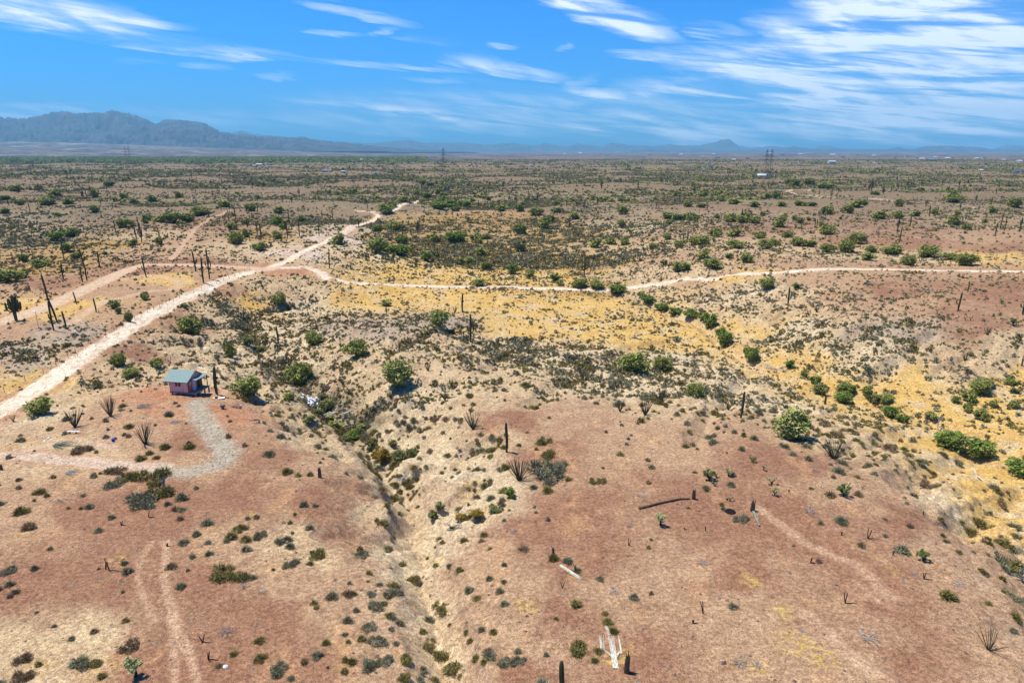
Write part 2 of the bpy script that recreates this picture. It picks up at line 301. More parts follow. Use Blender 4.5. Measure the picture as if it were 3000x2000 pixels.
# ---- eroded channels: cut once their course is known on the ground
def line(pts):
    P = ground([p[0] for p in pts], [p[1] for p in pts]); return [(p[0], p[1]) for p in P]
GUL = [(1.5, 2.4, [(1350,2080),(1325,2000),(1290,1880),(1262,1800),(1262,1740),(1232,1660),(1218,1560),(1200,1490),(1160,1410),(1090,1330),(1010,1250),(940,1190),(870,1115),(800,1050),(740,995),(725,930),(800,905),(900,895)]),
 (1.1, 1.6, [(1395,1430),(1340,1460),(1290,1500),(1250,1520),(1215,1540)]), (.9, 1.5, [(960,1560),(1020,1570),(1100,1590),(1170,1600),(1225,1620)]), (.9, 1.5, [(1010,1420),(1060,1440),(1130,1450),(1190,1480)]),
 (1.0, 1.8, [(1440,1300),(1370,1330),(1290,1370),(1220,1390),(1150,1400)]), (.9, 1.6, [(1120,1180),(1080,1220),(1040,1260)]), (1.0, 1.6, [(1250,1230),(1180,1260),(1100,1300),(1060,1310)]),
 (.8, 1.5, [(850,1260),(900,1250),(960,1230)]), (.9, 1.6, [(980,1050),(930,1090),(900,1130)]), (.8, 1.5, [(480,1010),(560,1010),(640,1020),(720,990)]), (.8, 1.5, [(620,860),(660,900),(700,930)]), (.8,1.5,[(540,930),(600,950),(680,960)]),
 (1.4, 2.0, [(1770,858),(1850,872),(1960,910),(2050,945),(2095,985),(2130,1020),(2220,1075),(2330,1125),(2450,1150),(2600,1190),(2760,1245),(2900,1290),(3100,1370)]),
 (1.2, 2.2, [(1560,1180),(1650,1120),(1740,1060),(1850,1020),(1960,1000)]), (1.1, 2.0, [(2050,1290),(2080,1220),(2140,1150),(2200,1090)]), (1.0, 2.0, [(2560,950),(2480,1000),(2420,1050),(2380,1100)]), (1.0, 2.0, [(2740,980),(2680,1020),(2620,1070),(2560,1120)]),
 (1.0, 2.0, [(2300,920),(2260,960),(2210,1010)]), (.9, 1.8, [(2920,1000),(2840,1050),(2760,1090)]), (1.0, 2.0, [(2480,1330),(2560,1290),(2660,1260)]), (1.0, 2.0, [(2640,1420),(2740,1380),(2860,1340)]), (1.0, 2.0, [(2800,1560),(2900,1500),(3000,1450)]),
 (.9, 1.8, [(1150,1030),(1220,990),(1300,970),(1380,950)]), (.8, 1.6, [(1420,1090),(1480,1040),(1540,1000)])]
GULW = [(d, w, line(p)) for d, w, p in GUL]
def carve(x, y):
    c = np.zeros(x.shape); wx = x + fbm(x/5, y/5, 2, 601)*1.4; wy = y + fbm(x/5, y/5, 2, 605)*1.4
    for d, w, p in GULW:
        k = np.clip(1 - seg_dist(wx, wy, p)/(w*1.5), 0, 1); c = np.maximum(c, d * k**.8)
    return c
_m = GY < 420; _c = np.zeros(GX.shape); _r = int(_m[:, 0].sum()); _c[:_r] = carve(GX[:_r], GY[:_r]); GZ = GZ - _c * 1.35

# ---- roads and tracks as polylines on the ground
ROADS = [('main', 2.5, 1.0, [(-150,1270),(0,1200),(115,1135),(255,1040),(382,960),(480,907),(560,862),(640,828),(720,800),(790,789),(860,785),(900,785)]),
 ('right', 2.3, 1.0, [(900,785),(925,796),(960,812),(1020,825),(1150,834),(1400,841),(1600,845),(1760,849),(1850,842),(1990,822),(2170,803),(2300,797),(2420,788),(2600,788),(2800,793),(3100,799)]),
 ('north', 2.0, .95, [(780,790),(850,760),(893,735),(960,705),(1020,678),(1060,655),(1110,631),(1160,612),(1225,588)]),
 ('north2', 1.5, .8, [(1000,684),(1050,660),(1110,636),(1100,625),(1040,615)]),
 ('field', 3.4, .92, [(-100,965),(0,945),(120,905),(200,870),(300,825),(380,788),(420,776),(520,776),(620,779),(780,790)]),
 ('field2', 1.6, .5, [(200,950),(300,885),(420,855),(500,850),(530,835),(500,815),(430,805),(360,820)]),
 ('drive', 1.45, .9, [(-60,1332),(0,1333),(100,1338),(200,1349),(300,1358),(400,1366),(480,1368)]),
 ('drive2', .8, .55, [(60,1322),(150,1300),(260,1298),(330,1308)]),
 ('far', 2.0, .8, [(2370,556),(2320,556),(2304,563),(2330,570),(2468,582),(2680,594),(2850,607),(3100,632)]),
 ('ridge', 1.5, .45, [(500,760),(540,710),(565,675),(615,640),(680,615)])]
TRACKS = [(.35,.40,[(442,1587),(412,1640),(403,1690),(415,1740),(451,1817)]),(.4,.55,[(489,1583),(480,1698),(506,1783),(520,1850),(560,1920),(580,2010)]),(.35,.5,[(500,1800),(508,1880),(514,2010)]),
 (.7,.5,[(2213,1485),(2280,1530),(2361,1591),(2440,1625),(2510,1655),(2560,1700),(2608,1749)]),(.8,.5,[(2361,1800),(2400,1830),(2446,1876),(2500,1920),(2560,1970)]),(.35,.35,[(2500,1700),(2540,1730),(2570,1760)]),
 (.6,.3,[(380,1270),(330,1285),(250,1310)]),(.35,.5,[(620,1215),(650,1260),(680,1300)]),
 (.25,.85,[(1632,905),(1655,930),(1640,945),(1600,960),(1590,985),(1560,1000),(1540,1010)]),(.2,.6,[(1660,935),(1600,940),(1500,960),(1400,965)]),(.25,.4,[(1580,1000),(1640,1010),(1700,990)]),
 (.5,.5,[(2080,960),(2100,1020),(2180,1050),(2230,1085)])]
ROADW = [(n, w, s, line(p)) for n, w, s, p in ROADS]; TRKW = [(w, s, line(p)) for w, s, p in TRACKS]
GRAV = line([(590,1172),(575,1195),(600,1240),(640,1290),(670,1330),(640,1362),(540,1385),(470,1380)])

def soil(x, y, z):
    U, V = uv(x, y)
    wu = fbm(U*26, V*14, 4, 51) * .035; wv = fbm(U*26, V*14, 4, 57) * .035
    wu = wu + (fbm(x/4, y/4, 4, 52, .7) * 1.6 + fbm(x/.9, y/.9, 2, 54) * .7) / (y+25); wv = wv + (fbm(x/4, y/4, 4, 53, .7) * 1.6 + fbm(x/.9, y/.9, 2, 55) * .7) / (y+25)
    U = U + wu; V = V + wv
    n = x.size; C = np.empty((n, 3)); D = np.empty(n); Uf, Vf = U.ravel(), V.ravel()
    P4 = PU.astype(np.float32), PV.astype(np.float32); M = np.concatenate([CC, DD[:, None], np.ones((len(DD), 1))], 1).astype(np.float32)
    for i in range(0, n, 20000):
        s = slice(i, i+20000)
        d2 = (Uf[s, None].astype(np.float32)-P4[0])**2 + (Vf[s, None].astype(np.float32)-P4[1])**2
        w = 1 / (d2 + 4e-5); w = w*w*w if False else w*w
        q = w @ M; C[s] = q[:, :3] / q[:, 4:5]; D[s] = q[:, 3] / q[:, 4]
    xf, yf, zf = x.ravel(), y.ravel(), z.ravel()
    near = 1 - sst(350, 700, yf)
    redness = C[:, 0] - C[:, 1]; yel = sst(.16, .34, C[:, 1] - C[:, 2])
    # patches
    def mixc(c, m): return C * (1 - m[:, None]) + np.array(c) * m[:, None]
    p1 = fbm(xf/16, yf/16, 5, 61, .6); C = mixc(SOIL['P'], .55 * sst(.05, .4, p1) * (1-yel))
    p2 = fbm(xf/11, yf/11, 5, 71, .6); C = mixc(SOIL['R'], .38 * sst(.12, .45, p2) * (1-yel) * sst(-1.6, -.7, zf))
    p3 = fbm(xf/9, yf/9, 5, 81, .6); C = mixc(SOIL['C'], .75 * sst(.0, .30, p3) * yel)
    C = mixc((.62,.38,.10), .5 * sst(.05, .35, -p3) * yel)
    p4 = fbm(xf/7, yf/7, 5, 91, .62); C = mixc((.56,.38,.2), .35 * sst(.22, .5, p4))
    p6 = fbm(xf/5, yf/12, 5, 93, .66); C = mixc((.55,.335,.17), .5 * sst(.1, .42, p6) * sst(-2.5, -1, zf)); p7 = fbm(xf/3, yf/3, 4, 94, .7); C = mixc((.24,.135,.09), .35 * sst(.12, .5, p7) * (1-yel))
    mid = np.clip(-zf/10, 0, 1); mid = 4*mid*(1-mid)
    p5 = fbm(xf/6, yf/6, 4, 95, .6); C = mixc(SOIL['C'], near * .4 * mid * sst(.0, .4, p5))
    # dissected far plain: stony tops, pale slopes, darker bottoms
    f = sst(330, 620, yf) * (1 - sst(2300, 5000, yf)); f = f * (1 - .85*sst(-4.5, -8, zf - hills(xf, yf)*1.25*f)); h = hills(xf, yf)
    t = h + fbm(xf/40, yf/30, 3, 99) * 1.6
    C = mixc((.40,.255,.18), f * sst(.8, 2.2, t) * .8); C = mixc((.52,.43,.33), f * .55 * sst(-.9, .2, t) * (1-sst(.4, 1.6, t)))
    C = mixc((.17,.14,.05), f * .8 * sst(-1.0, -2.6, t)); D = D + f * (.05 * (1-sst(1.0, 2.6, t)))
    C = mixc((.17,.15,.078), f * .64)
    ff = sst(1500, 4000, yf); pf = fbm(xf/400, yf/900, 4, 103)
    C = mixc((.17,.14,.115), ff * .88); C = mixc((.34,.27,.22), ff * .30 * sst(.15, .5, pf)); C = mixc((.05,.085,.04), ff * .6 * sst(.1, .4, -pf))
    # green river strip on the left, pale flats under the range
    side = sst(-.02, -.3, xf/yf)
    C = mixc((.028,.062,.03), side * sst(2300, 2700, yf) * (1 - sst(4600, 5600, yf)) * sst(-.5, .2, fbm(xf/220, yf/300, 4, 105) + .25))
    pm = fbm(xf/330, yf/170, 5, 109, .65); C = mixc((.15,.12,.10), sst(4500, 6000, yf) * .8); C = mixc((.40,.32,.27), sst(3800, 5200, yf) * .8 * sst(.10, .35, pm)); C = mixc((.03,.04,.03), sst(3800, 5200, yf) * .85 * sst(.0, .3, -pm)); C = mixc((.50,.45,.40), sst(-.12,-.4, xf/yf) * sst(10500, 11200, yf) * (1 - sst(12500, 13500, yf)) * .8 * sst(-.3, .25, fbm(xf/500, yf/160, 3, 107)))
    for ax, ay, r_, st in YPW:
        d = np.hypot(xf-ax, (yf-ay)) / r_; k = st * (1 - sst(.3, 1.1, d + .5*fbm(xf/1.6, yf/1.6, 3, 131))) * sst(-.15, .25, fbm(xf/.8, yf/.8, 3, 133)); C = mixc((.60,.42,.12), k)
    gc = _c.ravel() if _c.size == n else 0
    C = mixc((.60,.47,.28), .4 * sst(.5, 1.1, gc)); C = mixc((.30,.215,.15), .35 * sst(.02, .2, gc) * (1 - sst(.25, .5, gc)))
    v = 1 + .12 * fbm(xf/1.2, yf/1.2, 3, 111) + .10 * noise(xf*2.6, yf*2.6, 113)
    C = C * v[:, None]
    # earth worked by wheels
    warp = fbm(xf/2.6, yf/2.6, 3, 121) * .55
    rm = np.zeros(n); gm = np.zeros(n)
    for nm, w, s, pts in ROADW:
        d = seg_dist(xf, yf, pts) + warp * .5
        m = s * (1 - sst(w*.75, w*1.25, d)); sh = s * .5 * (1 - sst(w*1.1, w*2.4, d))
        C = mixc((.50,.27,.15), np.clip(sh, 0, 1)); base = (.86,.75,.57) if nm not in ('far','drive','drive2','field2') else (.62,.49,.37)
        if nm in ('field', 'ridge', 'field2'): base = (.66,.50,.33)
        rut = .5 + .5*np.cos(np.clip(d / w, 0, 1.2) * 2*np.pi*1.0 + np.pi)
        C = mixc(base, m); C = mixc((.60,.46,.31), m * .7 * rut * sst(-.3, .3, fbm(xf/5, yf/5, 3, 125)))
        if s >= .9 or nm == 'far': rm = np.maximum(rm, (d < w).astype(float))
    for w, s, pts in TRKW:
        d = seg_dist(xf, yf, pts) + warp * .35
        C = mixc((.62,.425,.27), np.minimum(s * 1.05, .9) * (1 - sst(w*.5, w*1.6, d)) * (1 if w > .3 else 1))
    d = seg_dist(xf, yf, GRAV) + warp * 1.0; m = (1 - sst(.7, 3.0, d)) * np.clip(.95 + .5*fbm(xf/2.2, yf/2.2, 4, 129), .4, 1)
    C = mixc((.43,.395,.30), .93 * m); gm = (d < 1.9).astype(float)
    D = D + .28 * sst(.02, .3, gc) * sst(88, 105, yf) * (1 - sst(230, 300, yf)) * (xf < 20)
    D = D * (1 - np.clip(m, 0, 1)) * (1 - rm)
    for nm, w, s, pts in ROADW: D = D * sst(w*.8, w*1.3, seg_dist(xf, yf, pts))
    return C.reshape(x.shape + (3,)), D.reshape(x.shape), rm.reshape(x.shape), gm.reshape(x.shape)
YPW = [(*line([(a, b)])[0], r, s) for a, b, r, s in [(1545,1775,1.9,.8),(2200,1700,1.8,.8),(2300,1790,1.6,.7),(2330,1880,2.6,.7),(2420,1925,2.2,.8),(2210,1955,1.6,.8),(1685,1690,.9,.9),(1800,1930,1.5,.8),(1840,1900,1.4,.6),(1240,1660,2.2,.5),(725,1505,1.5,.6),(350,1640,1.6,.5),(1000,1900,1.2,.3),(1380,1440,2.5,.7),(1430,1500,2,.5),(2610,1675,1.4,.4),(2830,1865,.6,.6),(60,1570,2,.4),(300,1960,2,.4),(130,1940,2,.4),(1280,1650,1.5,.5)]]
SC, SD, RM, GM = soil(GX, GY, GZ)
def dens_at(x, y):
    r = np.clip(np.interp(y, ys, np.arange(NR)), 0, NR-1).astype(int); c = np.clip((x/(y+34)+.98)/1.96*(NC-1), 0, NC-1).astype(int)
    return SD[r, c]

# ------------------------------------------------------------------ materials
def mat(name, rgb, rough=.85, var=0.0, scale=1.0, spec=.2, rgb2=None, bump=0, metallic=0, stretch=None, coord='Object'):
    m = bpy.data.materials.new(name); m.use_nodes = True; t = m.node_tree; b = t.nodes['Principled BSDF']
    b.inputs['Roughness'].default_value = rough; b.inputs['Specular IOR Level'].default_value = spec; b.inputs['Metallic'].default_value = metallic
    if var == 0 and rgb2 is None: b.inputs['Base Color'].default_value = (*rgb, 1); return m
    c = t.nodes.new('ShaderNodeTexCoord'); g = t.nodes.new('ShaderNodeNewGeometry')
    n = t.nodes.new('ShaderNodeTexNoise'); n.inputs['Scale'].default_value = scale; n.inputs['Detail'].default_value = 4
    src = g.outputs['Position'] if coord == 'World' else c.outputs['Object']
    if stretch:
        mp = t.nodes.new('ShaderNodeMapping'); mp.inputs['Scale'].default_value = stretch; t.links.new(src, mp.inputs[0]); src = mp.outputs[0]
    t.links.new(src, n.inputs['Vector'])
    r = t.nodes.new('ShaderNodeValToRGB'); r.color_ramp.elements[0].position = .35; r.color_ramp.elements[1].position = .65
    a = np.array(rgb); q = np.array(rgb2) if rgb2 is not None else a * (1 + var)
    a = a if rgb2 is not None else a * (1 - var)
    r.color_ramp.elements[0].color = (*a, 1); r.color_ramp.elements[1].color = (*q, 1)
    t.links.new(n.outputs['Fac'], r.inputs[0]); t.links.new(r.outputs[0], b.inputs['Base Color'])
    if bump:
        bp = t.nodes.new('ShaderNodeBump'); bp.inputs['Strength'].default_value = bump; t.links.new(n.outputs['Fac'], bp.inputs['Height']); t.links.new(bp.outputs[0], b.inputs['Normal'])
    return m
def ground_mat():
    m = bpy.data.materials.new('desert_soil'); m.use_nodes = True; t = m.node_tree; N = t.nodes; L = t.links; b = N['Principled BSDF']
    b.inputs['Roughness'].default_value = .95; b.inputs['Specular IOR Level'].default_value = .08
    at = N.new('ShaderNodeAttribute'); at.attribute_name = 'soil'; g = N.new('ShaderNodeNewGeometry')
    def nz(sc_, det, rough=.6):
        n = N.new('ShaderNodeTexNoise'); n.inputs['Scale'].default_value = sc_; n.inputs['Detail'].default_value = det; n.inputs['Roughness'].default_value = rough
        L.new(g.outputs['Position'], n.inputs['Vector']); return n.outputs['Fac']
    def ramp(f, p0, c0, p1, c1):
        r = N.new('ShaderNodeValToRGB'); r.color_ramp.elements[0].position = p0; r.color_ramp.elements[1].position = p1
        r.color_ramp.elements[0].color = (*c0, 1); r.color_ramp.elements[1].color = (*c1, 1); L.new(f, r.inputs[0]); return r.outputs[0]
    def mul(a, bb, f=1):
        x = N.new('ShaderNodeMix'); x.data_type = 'RGBA'; x.blend_type = 'MULTIPLY'; x.inputs[0].default_value = f; L.new(a, x.inputs[6]); L.new(bb, x.inputs[7]); return x.outputs[2]
    c = mul(at.outputs['Color'], ramp(nz(7.0, 4, .7), .34, (.56,.50,.46), .66, (1.36,1.35,1.32)))
    c = mul(c, ramp(nz(2.2, 3, .6), .37, (.74,.70,.67), .63, (1.22,1.21,1.19)))
    c = mul(c, ramp(nz(.5, 7, .68), .34, (.84,.80,.77), .66, (1.12,1.13,1.13)))
    v = N.new('ShaderNodeTexVoronoi'); v.inputs['Scale'].default_value = 4.2; L.new(g.outputs['Position'], v.inputs['Vector'])
    c = mul(c, ramp(v.outputs['Distance'], .12, (.48,.38,.34), .28, (1,1,1)), .95)
    w = N.new('ShaderNodeTexVoronoi'); w.inputs['Scale'].default_value = 2.3; L.new(g.outputs['Position'], w.inputs['Vector'])
    r = ramp(w.outputs['Distance'], .045, (1,1,1), .08, (0,0,0)); x = N.new('ShaderNodeMix'); x.data_type = 'RGBA'; L.new(r, x.inputs[0]); L.new(c, x.inputs[6]); x.inputs[7].default_value = (.70,.62,.55,1)
    L.new(x.outputs[2], b.inputs['Base Color'])
    bp = N.new('ShaderNodeBump'); bp.inputs['Strength'].default_value = .9; bp.inputs['Distance'].default_value = .05; L.new(nz(2.5, 8, .75), bp.inputs['Height']); L.new(bp.outputs[0], b.inputs['Normal'])
    return m
M_SOIL = ground_mat()

idx = np.arange(NR*NC).reshape(NR, NC)
Q = np.stack([idx[:-1, :-1], idx[:-1, 1:], idx[1:, 1:], idx[1:, :-1]], -1).reshape(-1, 4)
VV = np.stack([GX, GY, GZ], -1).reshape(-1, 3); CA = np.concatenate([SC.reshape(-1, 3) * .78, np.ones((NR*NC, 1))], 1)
rq = RM[:-1, :-1].ravel() > .5; gq = (GM[:-1, :-1].ravel() > .5) & ~rq
def sub(name, sel):
    q = Q[sel]; u, inv = np.unique(q, return_inverse=True)
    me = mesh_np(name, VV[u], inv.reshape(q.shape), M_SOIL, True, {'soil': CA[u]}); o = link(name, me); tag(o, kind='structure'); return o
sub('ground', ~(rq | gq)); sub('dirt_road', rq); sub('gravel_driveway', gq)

# ------------------------------------------------------------------ mountains on the horizon
M_MTN = mat('mountain_rock', (.03,.035,.04), .95, scale=.004, rgb2=(.085,.085,.085), coord='World', spec=0)
def mountains(name, prof, dist, thick, seed, zb=0, ex=1.0):
    px = np.linspace(prof[0][0], prof[-1][0], 420); tp = np.interp(px, [p[0] for p in prof], [p[1] for p in prof])
    if name == 'distant_mountains': tp = np.minimum(tp + np.maximum(0, tp-412)*.30, 443)
    tp = tp - (.35 - np.abs(fbm(px/22, px*0, 5, seed, .7))) * 15 * np.clip((440-tp)/34, .12, 1)
    d = ray(px, tp); k = dist / d[:, 1]; X = d[:, 0]*k; Zt = np.maximum(d[:, 2]*k + H, zb - 20)
    nj = 44; V = []
    for j in range(nj):
        s = j/(nj-1)*2 - 1
        y = dist + s*thick; e = (1 - abs(s))**1.05
        xx = X * (1 + s*thick/dist*.9)
        n = 1 - np.abs(fbm(xx/(thick*.13), np.full_like(xx, y)/(thick*.34), 5, seed+9, .6))*2.2
        hh = (Zt - zb) * (e + (n - .6) * .55 * (e*(1-e))*3.4)
        hh = np.where(j == nj//2, Zt - zb, np.minimum(hh, (Zt-zb)*.985))
        V.append(np.stack([xx, np.full_like(xx, y), zb + hh - 6*(1-e)], -1))
    V = np.array(V); n = len(px); ii = np.arange(nj*n).reshape(nj, n)
    q = np.stack([ii[:-1, :-1], ii[:-1, 1:], ii[1:, 1:], ii[1:, :-1]], -1).reshape(-1, 4)
    tag(link(name, mesh_np(name, V.reshape(-1, 3), q, M_MTN, True)), kind='structure')
mountains('mountain_range', [(-700,372),(-400,352),(-200,345),(0,347),(60,350),(110,344),(150,333),(183,328),(215,336),(270,332),(300,335),(328,326),(350,331),(380,335),(420,350),(455,366),(480,355),(520,355),(555,358),(600,365),(640,386),(690,396),(740,401),(800,403),(870,407),(890,404),(905,410),(1000,419),(1100,429),(1250,440),(1400,447)], 14500, 2600, 200, zb=20)
mountains('mountain_foothills', [(-300,395),(0,388),(120,384),(260,392),(330,386),(420,372),(480,376),(560,384),(640,396),(720,404),(900,420),(1000,430),(1100,440),(1200,449)], 12300, 1400, 260, zb=40)
mountains('distant_mountains', [(620,405),(690,392),(702,386),(745,396),(800,402),(960,415),(1090,420),(1200,412),(1240,419),(1350,418),(1420,423),(1500,419),(1560,425),(1595,419),(1660,427),(1690,420),(1760,427),(1790,419),(1850,424),(1930,426),(1960,421),(1990,424),(2050,424),(2080,420),(2105,416),(2113,411),(2126,410),(2140,412),(2150,419),(2165,425),(2200,429),(2260,425),(2310,428),(2325,423),(2340,428),(2370,431),(2420,424),(2460,430),(2500,431),(2560,433),(2600,435),(2700,436),(2880,435),(2930,427),(2950,423),(3010,426),(3150,424),(3500,430)], 23500, 1500, 300)
mountains('low_hills', [(1850,441),(1900,437),(1930,441),(2030,441),(2060,437),(2090,441),(2250,440),(2290,435),(2330,431),(2380,437),(2450,438),(2600,438),(2630,432),(2655,438),(2680,438),(2702,431),(2720,429),(2760,428),(2870,432),(2900,437),(3000,437),(3060,431),(3200,428),(3500,436)], 18500, 700, 400)

# ------------------------------------------------------------------ vegetation shapes
M_SH = [mat('shrub_grey_green', (.15,.142,.072), .9, rgb2=(.32,.29,.17), scale=.9, coord='World', spec=.05),
        mat('shrub_olive', (.14,.12,.032), .9, rgb2=(.30,.245,.08), scale=.9, coord='World', spec=.05),
        mat('shrub_dry_brown', (.18,.115,.055), .9, rgb2=(.36,.25,.14), scale=.9, coord='World', spec=.05)]
M_TR = dict(mid=mat('tree_leaf_mid', (.19,.205,.045), .85, rgb2=(.33,.335,.085), scale=.5, coord='World', spec=.1),
            vivid=mat('tree_leaf_vivid', (.12,.17,.028), .8, rgb2=(.23,.275,.055), scale=.5, coord='World', spec=.1),
            pale=mat('tree_leaf_pale', (.24,.25,.065), .9, rgb2=(.38,.375,.12), scale=.6, coord='World', spec=.1),
            olive=mat('tree_leaf_olive', (.13,.14,.045), .9, rgb2=(.24,.24,.08), scale=.5, coord='World', spec=.1),
            gold=mat('tree_leaf_gold', (.16,.12,.02), .9, rgb2=(.36,.22,.035), scale=.7, coord='World', spec=.1))
M_BARK = mat('bark', (.06,.05,.03), .9, rgb2=(.12,.10,.06), scale=6)
M_SAG = mat('saguaro_skin', (.040,.044,.018), .8, rgb2=(.105,.105,.045), scale=1.2, spec=.1, stretch=(3, 3, .6))
M_SAGD = mat('saguaro_dead', (.055,.035,.022), .9, rgb2=(.13,.085,.05), scale=2.0, stretch=(3, 3, .6))
M_OCO = mat('ocotillo_cane', (.045,.045,.026), .9, rgb2=(.10,.09,.055), scale=3)
M_OCOB = mat('ocotillo_cane_brown', (.085,.060,.040), .9, rgb2=(.15,.11,.075), scale=3)
M_CHO = mat('cholla_spines', (.30,.32,.10), .9, rgb2=(.52,.50,.22), scale=9)
M_CHG = mat('cholla_green', (.09,.12,.03), .9, rgb2=(.24,.27,.08), scale=7)
M_CHT = mat('cholla_trunk', (.022,.016,.012), .95, rgb2=(.06,.042,.03), scale=6)
M_DEAD = mat('dead_wood_grey', (.14,.14,.135), .95, rgb2=(.36,.36,.34), scale=3, stretch=(1, 1, 4))
M_DEADD = mat('dead_wood_dark', (.07,.06,.055), .95, rgb2=(.17,.15,.13), scale=3)
M_BLEACH = mat('bleached_ribs', (.32,.27,.19), .9, rgb2=(.72,.66,.52), scale=7)
M_ROCK = mat('loose_stone', (.10,.055,.038), .95, rgb2=(.33,.235,.165), scale=.8, coord='World')

def tri_cloud(cen, size, rng, up=.35, elong=1.9):
    """one leaf-sized triangle at every centre"""
    n = len(cen); a = rng.normal(size=(n, 3)); a[:, 2] = np.abs(a[:, 2]) * up * 2 + a[:, 2]*.3
    a /= np.linalg.norm(a, axis=1)[:, None]; b = rng.normal(size=(n, 3)); b -= (b*a).sum(1)[:, None]*a; b /= np.linalg.norm(b, axis=1)[:, None]
    s = size * rng.uniform(.6, 1.3, n)[:, None]
    V = np.stack([cen - a*s*elong*.5 - b*s*.5, cen - a*s*elong*.3 + b*s*.5, cen + a*s*elong*.7], 1)
    return V.reshape(-1, 3)
def shrub_v(n, seed, size=.16, spiky=0):
    rng = np.random.default_rng(seed); d = rng.normal(size=(n, 3)); d[:, 2] = np.abs(d[:, 2]) * .9; d /= np.linalg.norm(d, axis=1)[:, None]
    lob = 1 + .30*np.sin(3*np.arctan2(d[:, 1], d[:, 0]) + seed) * (1-d[:, 2]) + rng.normal(size=n)*.10
    c = d * (rng.uniform(.25, 1, n)**.5 * lob)[:, None] * [.5, .5, .40]; c[:, 2] += .02
    if not spiky: return tri_cloud(c, size, rng)
    tip = d * lob[:, None] * [.56, .56, .62]; b = d * .10; w = np.cross(d, rng.normal(size=(n, 3))); w /= np.linalg.norm(w, axis=1)[:, None]
    return np.stack([b - w*.022, b*1.4 + w*.028 + tip*.3, tip], 1).reshape(-1, 3)
def blob_v(nl, nb, seed, size, flat=.62, lowfill=True):
    rng = np.random.default_rng(seed); P = []
    bc = rng.normal(size=(nb, 3)); bc /= np.linalg.norm(bc, axis=1)[:, None]; bc *= (rng.uniform(.25, 1, nb)**.5)[:, None]*.62
    bc[:, 2] = bc[:, 2]*.8
    for c in bc:
        m = nl // nb; d = rng.normal(size=(m, 3)); d /= np.linalg.norm(d, axis=1)[:, None]
        r = rng.uniform(.18, .42); P.append(c + d * (rng.uniform(.3, 1, m)**.4)[:, None] * r)
    c = np.concatenate(P); z = c[:, 2]; c = c / max(np.abs(c[:, :2]).max(), .01) * .5 * [1, 1, 1]
    c[:, 2] = (c[:, 2] - c[:, 2].min()) / (c[:, 2].max() - c[:, 2].min())
    return tri_cloud(c * [1, 1, 1], size, rng, up=.55, elong=2.3)      # unit width, unit height (scaled on use)
def tri_mesh(name, V, m): return mesh_np(name, V, np.arange(len(V)).reshape(-1, 3), m)

# ------------------------------------------------------------------ labels that say where a thing stands
LM = [(565,1120,'the pink cabin'),(48,939,'the many-armed saguaro at the left edge'),(1484,1323,'the straight saguaro of the red slope'),(2170,1224,'the saguaro on the ravine rim'),
 (1712,809,'the candelabra saguaro beside the road'),(1378,1001,'the armed saguaro above the yellow flat'),(2323,1277,'the largest silvery bush'),(915,1180,'the white rubbish pile'),(790,789,'the road junction'),
 (2308,894,'the three-armed saguaro of the tan slope'),(429,812,'the leaning one-armed saguaro'),(1300,522,'the lone pylon'),(2248,531,'the pair of pylons'),(2806,912,'the saguaro with a fuzzy neighbour'),
 (1225,588,'the far end of the north track'),(1857,1086,'the twin green bushes'),(2780,1311,'the bright green wash bushes'),(375,505,'the hazy left pylons'),(1820,1930,'the bleached fallen saguaro'),(1640,1640,'the broken stump and its white log'),
 (815,1006,'the lone saguaro beyond the cabin'),(614,818,'the three fence-side saguaros'),(2552,565,'the clustered far saguaros'),(1260,830,'the pale middle road'),(2600,788,'the orange road at right'),(740,553,'the tall far saguaro'),
 (398,1980,'the yellow-topped cholla in front'),(2897,1902,'the spidery ocotillo'),(1521,1403,'the bushy ocotillo'),(480,1430,'the grey stump'),(1327,1549,'the grey dead tree of the gully'),(2077,1403,'the pale chollas'),(2986,680,'the two right-edge saguaros'),
 (1051,669,'the saguaro by the north track'),(407,675,'the saguaro clump of the left hollow'),(878,694,'the saguaro row right of the ridge track'),(2120,990,'the first bushes of the yellow wash'),(2960,1380,'the green bush at the right edge')]
USED = {}
LCOUNT = {}
def where_label(desc, px, py, group):
    order = sorted(LM, key=lambda l: math.hypot(l[0]-px, (l[1]-py)*1.8))
    cand = []; cand2 = []
    for k, l in enumerate(order[:16]):
        dx, dy = px-l[0], py-l[1]; r = math.hypot(dx, dy*1.8)
        if r < 6: continue
        rel = ('left of' if dx < 0 else 'right of') if abs(dx) > abs(dy)*1.8 else ('beyond' if dy < 0 else 'in front of')
        near = 'just ' if r < 35 else ('close ' if r < 75 else ('' if r < 140 else ('well ' if r < 260 else 'far ')))
        cand.append(f"{desc}, {near}{rel} {l[2]}")
        if .35 < abs(dy)*1.8/(abs(dx)+.1) < 2.8:
            cand2.append(f"{desc}, {near}{'beyond' if dy < 0 else 'below'} and {'left' if dx < 0 else 'right'} of {l[2]}")
    cand = [c for c in cand[:4] + cand2 + cand[4:] if len(c.split()) <= 16]
    for c in cand:
        if c not in USED: USED[c] = 1; return c
    return None
KINDTREE = dict(mid='mid-green palo verde', vivid='bright green bush', pale='pale silvery palo verde', olive='dull olive bush', gold='golden brown bush')

